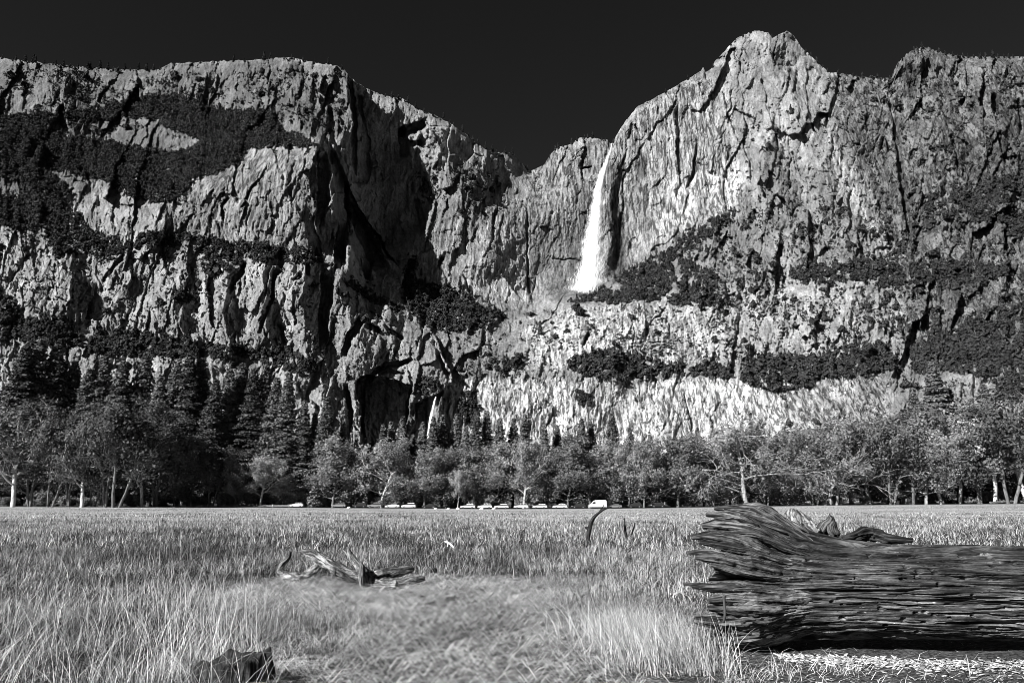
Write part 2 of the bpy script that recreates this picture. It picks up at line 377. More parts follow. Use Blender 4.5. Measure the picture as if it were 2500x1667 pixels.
# relief: tilted facets bounded by joints, then finer fluting and grain
def facets(X, Y, cx, cy, seed, tilt, off):
    r = np.random.default_rng(seed); J = r.random((256, 256, 2)); Gd = r.normal(0, 1, (256, 256, 3))
    u = X/cx; v = Y/cy; iu = np.floor(u).astype(int); iv = np.floor(v).astype(int); best = np.full(X.shape, 9e9); out = np.zeros(X.shape); sec = np.full(X.shape, 9e9)
    for a in (-1, 0, 1):
        for b_ in (-1, 0, 1):
            i = (iu+a) & 255; j = (iv+b_) & 255; du = u-(iu+a+J[i, j, 0]); dv = v-(iv+b_+J[i, j, 1]); d = np.abs(du)*1.1+np.abs(dv)*0.9+0.3*np.maximum(np.abs(du), np.abs(dv))
            up = d < best; sec = np.where(up, best, np.minimum(sec, d)); out = np.where(up, off*Gd[i, j, 2]+tilt*(Gd[i, j, 0]*du*cx+0.6*Gd[i, j, 1]*dv*cy), out); best = np.where(up, d, best)
    return out, sec-best
f1, e1 = facets(WX+0.25*WY, WY, 66, 150, 1, 0.20, 3.2); f2, e2 = facets(WX+0.1*WY+9*fbm(WX/40, WY/40, 33), WY, 22, 70, 2, 0.22, 1.3); f3, e3 = facets(WX, WY, 8, 26, 3, 0.24, 0.6)
lw = 1-0.70*low_white-0.45*mid_white
D += ((f1+f2)*(0.25+0.9*rough))*lw+f3*(0.35+0.7*rough)*lw
sw = (1-0.85*smooth_wall)*(1-0.6*low_white)
D += sw*(5*np.clip(1-e1/0.04, 0, 1)*(vnoise(WX/40, WY/40, 35) > 0.5)+2.5*np.clip(1-e2/0.05, 0, 1)*(vnoise(WX/25, WY/25, 36) > 0.6))
A = fbm(WX/50, WY/60, 31, 4, 0.5)-0.5; D += A*24*rough*lw
fl1 = np.abs(fbm(WX/13+0.02*WY, WY/190, 41, 5, 0.55)-0.5); D -= fl1*(6+4*low_white+5*smooth_wall)*(1-0.8*talus)*(1-0.5*slabs)
Cn = np.abs(fbm(WX/20, WY/16, 51, 4, 0.6)-0.5); D -= Cn*8*(0.85*talus+0.5*right_far+0.55*slabs+0.35*rough)*(1-low_white)
Fn = fbm(WX/4.4, WY/11, 81, 3, 0.75)-0.5; D += Fn*4.6*(0.55+0.5*rough+0.4*talus)*(1-0.6*low_white-0.35*mid_white)
e4 = 3.0*np.clip(1-np.abs(fbm(WX/24, WY/60, 87, 4, 0.6)-0.5)/0.012, 0, 1)*(low_white+0.7*mid_white); D += e4
D += 1.5*(vnoise(GX/1.9, GY/3.2, 85)-0.5)
# bedding on the slabs
ph = (WY+0.25*WX)/9+3*fbm(WX/80, WY/40, 91, 3); D += 3.2*(ph-np.floor(ph))*slabs
pl = WX/26+1.6*vnoise(WX/40, WY/120, 95); D += low_white*6*(pl-np.floor(pl))
# colour zones (lichen-dark and freshly scoured rock, plus vignetting painted into upper corners)
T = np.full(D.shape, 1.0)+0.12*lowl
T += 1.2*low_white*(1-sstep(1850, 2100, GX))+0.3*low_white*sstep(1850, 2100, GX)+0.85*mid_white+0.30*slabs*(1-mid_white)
T *= 1-0.42*right_far; T *= 1-0.45*up_left  # far right and upper left: darker rock plus lens vignetting painted into the tone
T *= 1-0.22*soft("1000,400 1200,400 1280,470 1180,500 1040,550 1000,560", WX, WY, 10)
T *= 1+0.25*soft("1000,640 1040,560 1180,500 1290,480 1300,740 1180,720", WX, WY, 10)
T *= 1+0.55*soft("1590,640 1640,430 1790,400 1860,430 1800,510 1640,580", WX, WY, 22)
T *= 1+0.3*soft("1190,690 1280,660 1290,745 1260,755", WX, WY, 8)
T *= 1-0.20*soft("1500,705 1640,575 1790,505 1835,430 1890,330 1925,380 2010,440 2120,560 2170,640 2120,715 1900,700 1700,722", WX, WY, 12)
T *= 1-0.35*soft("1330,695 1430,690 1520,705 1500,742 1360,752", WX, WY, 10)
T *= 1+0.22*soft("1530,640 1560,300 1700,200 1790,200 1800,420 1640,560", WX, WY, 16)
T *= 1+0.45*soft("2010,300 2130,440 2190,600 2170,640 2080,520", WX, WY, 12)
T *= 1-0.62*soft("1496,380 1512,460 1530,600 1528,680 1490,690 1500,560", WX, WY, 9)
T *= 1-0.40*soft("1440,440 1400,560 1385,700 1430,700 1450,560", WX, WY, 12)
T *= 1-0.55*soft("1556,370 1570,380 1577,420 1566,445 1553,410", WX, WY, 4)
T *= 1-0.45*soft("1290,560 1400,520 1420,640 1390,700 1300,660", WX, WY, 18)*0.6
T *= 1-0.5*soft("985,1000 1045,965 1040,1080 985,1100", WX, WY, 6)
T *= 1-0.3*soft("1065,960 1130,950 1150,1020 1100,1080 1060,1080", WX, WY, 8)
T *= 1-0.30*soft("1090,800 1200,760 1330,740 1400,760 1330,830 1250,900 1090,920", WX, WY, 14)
T *= 0.8+0.4*fbm(GX/90, GY/90, 101, 3)
ST = 0.30+1.0*low_white+0.5*mid_white+0.85*smooth_wall*(1-0.6*sstep(500, 640, GY))+0.5*right_far
ST = np.clip(ST+0.9*soft("60,735 120,650 165,640 150,745 90,770", WX, WY, 6)+0.6*soft("340,600 440,460 470,480 420,570", WX, WY, 8), 0, 1)

rim = sstep(0.975, 1.0, gv)[:, None]
D += rim*18
W = world(GX, GY, D)
# the top goes on back as a plateau behind the rim
extra = []; top = W[-1]
for k in range(1, 6):
    e = top.copy(); e[:, 1] += 28*k**1.6; e[:, 0] *= 1+0.01*k; e[:, 2] -= 3*k**1.7; e[:, 2] += 6*(vnoise(gx/30, gx*0+k, 6)-0.5); extra.append(e)
WALL = np.concatenate([W.reshape(-1, 3)]+extra)
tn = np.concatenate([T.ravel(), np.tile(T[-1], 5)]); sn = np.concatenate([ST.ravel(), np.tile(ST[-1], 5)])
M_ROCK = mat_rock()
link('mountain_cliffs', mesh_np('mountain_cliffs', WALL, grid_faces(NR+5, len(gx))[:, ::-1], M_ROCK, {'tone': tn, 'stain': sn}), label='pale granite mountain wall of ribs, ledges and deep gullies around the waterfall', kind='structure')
def surf(px, py):                              # point of the mountain behind an image position
    px = np.asarray(px, float); py = np.asarray(py, float)
    j = np.clip(np.searchsorted(gx, px), 0, len(gx)-1); v = (py-YB)/(sk[j]-YB); i = np.clip(np.round(v*(NR-1)).astype(int), 0, NR-1)
    return W[i, j]

# ---------------------------------------------------------------- waterfalls
def mat_water():
    b = MB('falling_water'); e = b.attr('tone'); uv = b.attr('flow', True)
    n = b.noise(b.scale(uv, (7, 1.6, 1)), 1, 6, 0.7); n2 = b.noise(b.scale(uv, (22, 3.0, 1)), 1, 5, 0.7)
    a = b.math('ADD', e, b.rng(n, 0.3, 0.7, -0.75, 0.5)); a = b.rng(b.math('ADD', a, b.rng(n2, 0.3, 0.7, -0.3, 0.3)), 0.12, 0.62, 0, 1)
    d = b.n('ShaderNodeBsdfDiffuse'); t = b.n('ShaderNodeBsdfTransparent'); mx = b.n('ShaderNodeMixShader'); tl = b.n('ShaderNodeBsdfTranslucent'); m2 = b.n('ShaderNodeMixShader')
    b.l(b.gray(b.rng(n2, 0.3, 0.6, 0.6, 0.95)), d.inputs[0]); tl.inputs[0].default_value = (0.9, 0.9, 0.9, 1); m2.inputs[0].default_value = 0.35
    b.l(d.outputs[0], m2.inputs[1]); b.l(tl.outputs[0], m2.inputs[2])
    b.l(a, mx.inputs[0]); b.l(t.outputs[0], mx.inputs[1]); b.l(m2.outputs[0], mx.inputs[2]); b.l(mx.outputs[0], b.out.inputs[0]); return b.m
M_WATER = mat_water()
def fall(name, pts, dep, bulge, label, layers=3):
    p = P(pts); V = []; Fc = []; tone = []; fl = []; off = 0; n = 90; m = 21
    for L in range(layers):
        ys = np.linspace(p[0, 1], p[-1, 1], n); cx = np.interp(ys, p[:, 1], p[:, 0]); hw = np.interp(ys, p[:, 1], p[:, 2])*(1.25-0.25*L); dp = np.interp(ys, *dep)
        s = np.linspace(-1, 1, m); X = cx[:, None]+s[None]*hw[:, None]*(1+0.7*(fbm(ys[:, None]/22, s[None]*1.2+L, 13, 3)-0.5))+7*(fbm(ys/16, ys*0+L, 7, 3)-0.5)[:, None]*(hw/20)[:, None]; Y = np.broadcast_to(ys[:, None], X.shape)
        dd = dp[:, None]-bulge*(0.4+0.5*L)*np.sqrt(np.clip(1-s**2, 0, 1))[None]*(0.3+hw[:, None]/p[:, 2].max())+3*(fbm(X/5, Y/14, 9+L, 3)-0.5)
        V.append(world(X, Y, dd).reshape(-1, 3)); Fc.append(grid_faces(n, m)[:, ::-1]+off); off += n*m
        g = (ys-ys[0])/(ys[-1]-ys[0]); ed = 1.10-np.abs(s[None])**1.3*1.25-0.30*g[:, None]**3-1.2*sstep(0.94, 1.0, g[:, None]); tone.append((ed-0.06*(2-L)).ravel())
        fl.append(np.stack([np.broadcast_to(s[None]*hw[:, None]/12+L*9, X.shape), Y/30., X*0+L], -1).reshape(-1, 3))
    link(name, mesh_np(name, np.concatenate(V), np.concatenate(Fc), M_WATER, {'tone': np.concatenate(tone), 'flow': np.concatenate(fl)}, True), label=label, kind='structure')
fall('waterfall', "1494,350,2 1491,370,3.5 1483,391,7 1471,429,12 1462,467,17 1457,521,22 1450,578,30 1446,636,40 1443,672,56 1436,705,66 1430,728,60", ([352, 700, 722], [1510, 1395, 1350]), 22, 'tall white upper waterfall plunging down the pale granite wall')
fall('waterfall', "1064,968,2 1060,985,4 1055,1010,5.5 1049,1040,6.5 1046,1060,6 1044,1075,4", ([968, 1075], [1045, 1020]), 8, 'thin lower waterfall in the shaded cleft above the treetops', 2)
# ================================================================ ground
ax = np.concatenate([np.linspace(-4000, -320, 24), np.arange(-310, -60, 5), np.arange(-58, -14, 1.0), np.arange(-14, 14, 0.11), np.arange(14, 58, 1.0), np.arange(60, 311, 5), np.linspace(320, 4000, 24)])
ay = np.concatenate([np.linspace(-300, 0, 8), np.arange(1, 5.5, 0.5), np.arange(5.5, 22, 0.11), np.arange(22, 80, 1.0), np.linspace(82, 400, 90), np.linspace(420, 6000, 30)])
XX, YY = np.meshgrid(ax, ay)
def gh(x, y):
    x = np.asarray(x, float); y = np.asarray(y, float)
    near = 1-sstep(30, 60, np.hypot(x, y)); s = 0.10*(fbm(x/2.2, y/2.2, 301, 4)-0.5)*near+0.30*(fbm(x/14, y/14, 303, 3)-0.5)*sstep(20, 50, y)*(1-sstep(90, 150, y))
    return s+np.interp(x, [-220, -180, -80, -7, 35, 100, 180, 260], [0.3, 0.3, 0.0, -0.5, -0.35, 0.6, 1.3, 1.5])*sstep(90, 225, y)
def mat_ground():
    b = MB('meadow_soil'); co = b.coord(); t = b.attr('tone')
    n = b.noise(co, 1.2, 6, 0.7); n2 = b.noise(co, 18, 5, 0.75); n3 = b.noise(b.scale(co, (0.03, 0.09, 1)), 1, 5, 0.65)
    far = b.math('MULTIPLY', b.rng(n3, 0.35, 0.65, 0.22, 0.42), b.rng(n, 0.3, 0.7, 0.7, 1.25))
    near = b.math('MULTIPLY', b.rng(n2, 0.42, 0.68, 0.02, 0.15), b.rng(n, 0.3, 0.7, 0.6, 1.6))
    mx = b.n('ShaderNodeMix'); b.l(t, mx.inputs[0]); b.l(near, mx.inputs[2]); b.l(far, mx.inputs[3])
    b.bsdf(mx.outputs[0], 0.95, n2, 0.8, 0.03, 0.05); return b.m
tone = sstep(30, 70, YY)*(1-sstep(250, 262, YY))  # darkens beyond the road: shade under the wood painted into the ground colour
micro = 0.025*(fbm(XX/0.3, YY/0.3, 302, 3)-0.5)*(1-sstep(14, 22, np.hypot(XX, YY)))
link('meadow_ground', mesh_np('meadow_ground', np.stack([XX, YY, gh(XX, YY)+micro], -1).reshape(-1, 3), grid_faces(len(ay), len(ax)), mat_ground(), {'tone': tone.ravel()}, True), label='flat valley floor of soil under the dry meadow grass', kind='structure')
def gz(px, Y):                                  # ground point below image column px
    x, y = ground_at(px, Y); return x, y, float(gh(x, y))
# road along the wood
rx = np.linspace(-320, 320, 200); ry = np.array([247.5, 248, 253, 257.5, 258]); RX, RY = np.meshgrid(rx, ry); RZ = gh(RX, np.full_like(RX, 252))+np.array([-0.3, 0.10, 0.14, 0.10, -0.3])[:, None]
link('road', mesh_np('road', np.stack([RX, RY, RZ], -1).reshape(-1, 3), grid_faces(5, 200), mat_plain('asphalt', 0.07, 0.9, 0.1, 0, 0.3, 0.5)), label='narrow asphalt road in front of the trees', kind='structure')
# ================================================================ foliage builders
def quads(Cn, size, nrm, r):                   # one small quad per centre, facing roughly along nrm
    n = len(Cn); d = nrm+r.normal(0, 0.55, (n, 3)); d /= np.linalg.norm(d, axis=1)[:, None]+1e-9
    t = np.cross(d, r.normal(0, 1, (n, 3))); t /= np.linalg.norm(t, axis=1)[:, None]+1e-9; b = np.cross(d, t)
    s = (size*r.uniform(0.6, 1.3, n))[:, None] if np.ndim(size) == 0 else (size*r.uniform(0.6, 1.3, n))[:, None]
    k = r.uniform(0.45, 1.0, n)[:, None]
    V = np.stack([Cn-t*s-b*s*k, Cn+t*s-b*s*k*0.6, Cn+t*s*0.8+b*s*k, Cn-t*s*0.7+b*s*k], 1).reshape(-1, 3)
    return V, np.arange(4*n).reshape(-1, 4)
def blob_points(n, r, lumps=7):                # points and outward normals over a lumpy dome, unit size
    Lc = r.normal(0, 1, (lumps, 3)); Lc /= np.linalg.norm(Lc, axis=1)[:, None]; Lc[:, 2] = np.abs(Lc[:, 2])*0.8; Lc *= r.uniform(0.35, 0.7, lumps)[:, None]
    Lr = r.uniform(0.3, 0.55, lumps); i = r.integers(0, lumps, n); d = r.normal(0, 1, (n, 3)); d /= np.linalg.norm(d, axis=1)[:, None]; d[:, 2] = np.where(d[:, 2] < -0.4, -d[:, 2], d[:, 2])
    p = Lc[i]+d*(Lr[i]*r.uniform(0.8, 1.05, n))[:, None]; p[:, 2] = p[:, 2]*0.85+0.25; return p, d
M_SCRUB = mat_leaf('dark_scrub_leaf', 0.02, 0.085, 0.1, 0.05)
M_SCRUB_F = mat_leaf('dark_forest_leaf', 0.018, 0.078, 0.1, 0.03, False)
M_PINE = mat_leaf('pine_needles', 0.05, 0.21, 0.15, 0.2)
M_PINE_D = mat_leaf('pine_needles_dark', 0.04, 0.15, 0.15, 0.2)  # dark needles; vignetting on the outer conifers is partly put into this colour
M_OAK = mat_leaf('oak_leaves', 0.09, 0.30, 0.3, 0.25)
M_OAK_B = mat_leaf('pale_leaves', 0.15, 0.45, 0.35, 0.25)
M_OAK_D = mat_leaf('dim_leaves', 0.04, 0.16, 0.2, 0.25)  # dark foliage of the outer trees, with some vignetting painted into the leaf colour
M_BARK = mat_bark('bark', 0.05, 0.22); M_BARK_P = mat_bark('pale_bark', 0.25, 0.75); M_BARK_D = mat_bark('dark_bark', 0.025, 0.09)
M_TWIG = mat_bark('twig_bark', 0.12, 0.42)

def in_noise(x, y, seed, thr, sc=22): return fbm(x/sc, y/sc, seed, 3) > thr
DENSE = [("290,252 395,232 480,244 545,270 655,264 690,318 775,352 615,362 575,405 470,440 440,475 340,470 200,425 0,395 0,280 150,275", 4.4, .02), ("0,380 120,420 170,470 150,540 40,560 -20,540", 5, .2),("0,300 100,310 200,300 300,255 385,232 440,232 480,258 560,268 640,268 665,290 690,330 745,347 640,352 590,375 560,402 500,425 450,440 445,480 400,495 330,490 290,470 260,430 200,420 150,400 90,400 0,380", 4.4, .12),
 ("-200,300 0,300 0,760 -200,800", 6, .42), ("0,395 60,420 110,470 160,500 165,560 60,560 0,540", 6, .38), ("105,500 190,520 215,560 300,585 400,558 470,575 560,588 640,592 740,600 790,628 780,642 700,640 600,638 560,652 490,658 500,625 460,600 330,606 260,640 200,610 140,630 110,590", 5.5, .34),
 ("810,672 850,680 910,715 975,752 960,766 880,722", 5, .3), ("30,815 60,780 110,765 160,775 200,820 190,850 60,835", 6.5, .25), ("215,835 250,800 330,806 430,826 500,838 600,845 700,850 750,880 800,880 760,912 700,905 600,872 480,872 300,868 220,862", 6.5, .30),
 ("-40,690 40,745 58,790 20,832 -40,830", 6.5, .25), ("430,702 495,710 490,742 415,738", 5, .3), ("988,618 1022,642 1012,672 1050,690 1100,700 1130,728 1180,748 1236,768 1180,800 1080,812 1045,795 1000,760 985,720", 5, .28), ("1018,938 1040,922 1068,926 1074,945 1050,964 1018,966", 6, .1),
 ("1385,738 1425,718 1500,684 1560,644 1640,604 1720,548 1795,512 1800,524 1730,575 1700,602 1650,622 1720,652 1762,682 1752,742 1700,748 1600,737 1500,742 1440,737", 5, .33), ("1380,882 1400,866 1450,858 1530,862 1600,880 1665,892 1670,915 1600,917 1500,927 1450,920 1400,902", 7, .2), ("1682,897 1740,882 1780,900 1790,920 1690,917", 7, .2),
 ("1808,910 1828,878 1900,862 1990,872 2050,852 2130,832 2190,852 2205,900 2100,912 2000,932 1950,948 1870,952 1815,934", 8, .15), ("1930,650 2060,642 2120,622 2200,650 2212,690 2180,702 2080,682 2000,694 1930,680", 6, .3), ("2220,650 2300,632 2400,642 2490,660 2400,692 2330,702 2230,692", 6, .3),
 ("2215,862 2260,830 2330,800 2400,782 2455,800 2445,860 2480,900 2400,922 2330,902 2240,912", 7, .28), ("2260,480 2400,440 2600,400 2600,620 2440,562 2350,520 2250,560", 6, .42), ("2440,720 2600,690 2600,960 2440,960 2400,880", 7, .42), ("1180,892 1240,876 1272,900 1200,906", 5, .3), ("1120,962 1158,950 1172,1010 1150,1040 1118,1000", 5.5, .3), ("1408,952 1440,960 1442,990 1405,982", 5.5, .2)]
GAP = P("100,315 180,298 260,292 360,285 420,312 485,345 470,365 410,372 300,352 180,335"); GAP2 = P("-100,430 50,440 40,480 -100,480")
vr = np.random.default_rng(77); bx = Bag()
def far_crown(bag, c, R, h, r, n=70, tone=None):
    p, d = blob_points(n, r, 6)
    if r.random() < 0.35: z_ = r.random(n)**1.4; a_ = r.uniform(0, 6.28, n); p = np.stack([0.5*(1-z_)*np.cos(a_), 0.5*(1-z_)*np.sin(a_), z_*1.5], -1); d = np.stack([np.cos(a_), np.sin(a_), 0.6+0*a_], -1)
    V, Fq = quads(p*np.array([R, R, h]), 0.25*R, d*2.2, r); bag.add(V+c, Fq, np.clip((0.45 if tone is None else tone)+r.normal(0, 0.13, n).repeat(4), 0, 1))
cnt = 0
for poly, R, thr in DENSE:
    pp = P(poly); x0, y0 = pp.min(0); x1, y1 = pp.max(0); ar = (x1-x0)*(y1-y0); n = int(ar/(R*R)*1.05)
    x = vr.uniform(x0, x1, n); y = vr.uniform(y0, y1, n); wx = x+14*(fbm(x/22, y/22, 201, 3)-0.5)*2; wy = y+10*(fbm(x/22, y/22, 202, 3)-0.5)*2
    ok = inpoly(pp, wx, wy) & in_noise(x, y, 203, thr) & ~inpoly(GAP, wx, wy) & ~inpoly(GAP2, wx, wy); x = x[ok]; y = y[ok]
    pt = surf(x, y+R*0.5)
    for k in range(len(x)):
        r_ = R*vr.uniform(0.6, 1.25)*pt[k, 1]/1500*1.25; far_crown(bx, pt[k]+[0, -1, -0.3*r_], r_, r_*vr.uniform(0.9, 1.7), vr, 64); cnt += 1
link('forest', bx.mesh('forest', M_SCRUB_F), label='dark dense oak and pine woods along the ledges and gullies of the cliffs', kind='stuff')
# loose trees and scrub on the rock
SPARSE = [("1500,722 1600,640 1800,510 2000,480 2200,560 2300,700 2300,850 2100,850 1850,880 1700,880 1720,740", 2400, 'on the pale slope right of the upper waterfall'),
 ("2010,180 2200,195 2500,150 2500,1000 2200,960 2180,640 2120,420", 2200, 'on the dark craggy wall at the far right'), ("-20,170 480,180 640,260 300,330 -20,330", 1000, 'on the high rock band at the upper left'),
 ("-20,560 500,600 600,900 -20,900", 900, 'on the left-hand slabs below the dark forest'), ("470,640 980,680 1000,900 700,900 560,860", 260, 'on the ribbed left buttress'), ("1100,820 1300,760 1700,745 1700,900 1300,930 1100,930", 520, 'on the pale shelf above the lower white cliff'),
 ("560,180 840,170 840,330 660,300", 420, 'on the steep face under the left summit'), ("1000,400 1200,400 1230,470 1100,540 1030,500", 300, 'in the rocky bowl left of the upper waterfall'), ("1150,940 1900,940 2200,900 2250,1050 1200,1050", 90, 'on the lower white cliff above the treetops'), ("1700,470 1800,300 2000,200 2150,450 1900,520", 260, 'on the right-hand summit face')]
items = []
for gi, (poly, n, where) in enumerate(SPARSE):
    pp = P(poly); x0, y0 = pp.min(0); x1, y1 = pp.max(0); x = vr.uniform(x0, x1, n*2); y = vr.uniform(y0, y1, n*2)
    ok = inpoly(pp, x, y) & in_noise(x, y, 230+gi, 0.40, 34); x = x[ok][:n]; y = y[ok][:n]
    for a, b_ in zip(x, y): items.append((float(vr.lognormal(-0.1, 0.48)), a, b_, where))
CL = [(60,200,'at the upper-left rim'),(230,220,'on the high left rock band'),(330,330,'in the rocky gap of the left forest'),(600,210,'under the bright left summit cliffs'),(760,250,'on the left summit face'),(80,600,'on the far-left slabs'),(150,680,'beside the striped water-stained slab'),(300,650,'on the left slabs above the ledge woods'),(260,740,'on the left-hand shelf'),(420,680,'left of the ribbed buttress'),(560,740,'on the face of the ribbed buttress'),(720,720,'between the dark clefts of the buttress'),(850,720,'on the slanting ramp of the buttress'),(940,860,'above the dark cave'),(1080,440,'in the bowl left of the great wall'),(1180,440,'under the ridge notch'),(1150,850,'on the shelf above the lower fall'),(1290,830,'at the left end of the pale shelf'),(1420,790,'on the pale terrace below the upper fall'),(1560,800,'in the middle of the pale terrace'),(1660,840,'at the right end of the pale terrace'),(1250,960,'on the lower wall right of the lower fall'),(1500,980,'on the white streaked lower cliff'),(1750,990,'at the right of the white streaked cliff'),(1960,960,'on the broken wall over the right trees'),(1600,660,'low on the talus fan'),(1700,610,'in the middle of the talus fan'),(1800,560,'high on the talus fan'),(1780,690,'at the foot of the talus fan'),(1880,640,'on the slope below the dark shoulder'),(1950,560,'beside the pale gully foot'),(1860,760,'above the big clump of oaks'),(2000,740,'over the long oak ledge'),(2100,760,'left of the right-hand gully'),(1850,400,'on the shoulder of the peak'),(1980,380,'on the pale ramp right of the peak'),(2080,330,'in the saddle wall'),(2260,220,'below the right summit'),(2420,220,'on the far-right rim'),(2260,360,'in the middle of the dark right wall'),(2430,380,'on the pillars at the right edge'),(2250,520,'above the right tree ledge'),(2420,560,'beside the right-edge cleft'),(2280,740,'on the pale bands at the right'),(2420,720,'near the right edge over the woods'),(2330,930,'just above the right-hand conifer tops')]
SIZ = ['largest', 'second largest', 'third largest', 'fourth largest', 'fifth largest', 'sixth largest', 'seventh largest', 'eighth largest', 'ninth largest', 'tenth largest', 'eleventh largest', 'twelfth largest', 'thirteenth largest', 'fourteenth largest', 'fifteenth largest', 'sixteenth largest', 'seventeenth largest', 'eighteenth largest', 'nineteenth largest', 'twentieth largest']
rank = {}
items.sort(key=lambda q: -q[0])
SHR = []
for k in range(5):
    bg_ = Bag(); far_crown(bg_, np.zeros(3), 1, 1.35, vr, 110); cr = bg_.mesh('crown', M_SCRUB)
    tb = Bag(); a6 = np.linspace(0, 2*np.pi, 6)[:-1]; ring = np.stack([np.cos(a6), np.sin(a6), a6*0], -1)
    tb.add(np.concatenate([ring*0.1+[0, 0, -0.6], ring*0.06+[0.05, 0, 0.6]]), grid_faces(2, 5, True)); SHR.append((cr, tb.mesh('trunk', M_BARK_D)))
def LB(a, b_):
    w_ = min(CL, key=lambda c: math.hypot(c[0]-a, c[1]-b_))[2]; k = rank.get(w_, 0); rank[w_] = k+1; return SIZ[min(k, 19)]+' dark shrub '+w_
bx = Bag(); PTS = surf([q[1] for q in items], [q[2] for q in items])
for k, (s_, a, b_, where) in enumerate(items):
    R = 2.9*s_*PTS[k, 1]/1250
    if k < 285:
        e = link('cliff_shrub', None, None, tuple(PTS[k]+[0, -0.5, 0]), vr.uniform(0, 6), (R, R, R*vr.uniform(0.9, 1.5)), LB(a, b_), 'shrub', 'shrubs scattered over the cliffs')
        cr, tr = SHR[k % 5]; link('crown', cr, e); link('trunk', tr, e)
    else: far_crown(bx, PTS[k]+[0, -0.5, 0], R, R*vr.uniform(0.8, 1.5), vr, 30)
link('cliff_scrub', bx.mesh('cliff_scrub', M_SCRUB_F), label='small dark scrub dotted all over the granite ledges', kind='stuff')

def tube(path, rad, sides=6, cap=False):
    path = np.asarray(path, float); n = len(path); t = np.gradient(path, axis=0); t /= np.linalg.norm(t, axis=1)[:, None]+1e-9
    ref = np.array([0, 0, 1.]) if abs(t[:, 2]).mean() < 0.8 else np.array([1., 0, 0]); u = np.cross(t, ref); u /= np.linalg.norm(u, axis=1)[:, None]+1e-9; v = np.cross(t, u)
    a = np.linspace(0, 2*np.pi, sides+1)[:-1]; V = path[:, None]+np.asarray(rad, float).reshape(n, -1, 1)*(np.cos(a)[None, :, None]*u[:, None]+np.sin(a)[None, :, None]*v[:, None])
    return V.reshape(-1, 3), grid_faces(n, sides, True)
# -------- conifer prototype (unit: metres)
def conifer(h, rb, seed, mat, open_=0.12, dens=1.0, ragged=0.25):
    r = np.random.default_rng(seed); T_ = Bag(); z = np.linspace(0, h, 9); wob = np.cumsum(r.normal(0, 0.012*h/9, (9, 2)), 0)
    path = np.stack([wob[:, 0], wob[:, 1], z], -1); V, Fq = tube(path, np.linspace(h*0.014+0.1, 0.04, 9), 7); T_.add(V, Fq)
    Cs = []; Ns = []; z0 = h*open_; zz = z0
    while zz < h*0.995:
        g = (zz-z0)/(h-z0); prof = (1-g)**0.85*(0.55+0.45*min(1, g*6+0.3))+0.05; nb = int(r.integers(6, 9))
        for b_ in range(nb):
            if r.random() < 0.08: continue
            az = r.uniform(0, 2*np.pi); L = rb*prof*r.uniform(1-ragged*1.6, 1+ragged*0.4)+0.25; m = max(5, int(L*9*dens)); s = np.sqrt(r.uniform(0.02, 1, m)); droop = r.uniform(0.05, 0.30)
            px_ = np.cos(az)*L*s; py_ = np.sin(az)*L*s; pz = zz-droop*L*s**1.5+0.12*L*s**3; sp = 0.16*L*(1-0.5*s)+0.25; side = r.normal(0, 1, m)*sp
            Cs.append(np.stack([px_-np.sin(az)*side+np.interp(zz, z, path[:, 0]), py_+np.cos(az)*side+np.interp(zz, z, path[:, 1]), pz+r.normal(0, 0.18, m)], -1)); Ns.append(np.stack([np.cos(az)*s*0.8, np.sin(az)*s*0.8, 0.5+0*s], -1))
        zz += r.uniform(0.35, 0.75)*(0.6+0.4*(1-g))
    Cn = np.concatenate(Cs); V, Fq = quads(Cn, 0.30, np.concatenate(Ns), r); cb = Bag(); cb.add(V, Fq, np.clip(0.5+r.normal(0, 0.28, len(Cn)).repeat(4), 0, 1))
    return T_.mesh('trunk', M_BARK_D), cb.mesh('crown', mat)
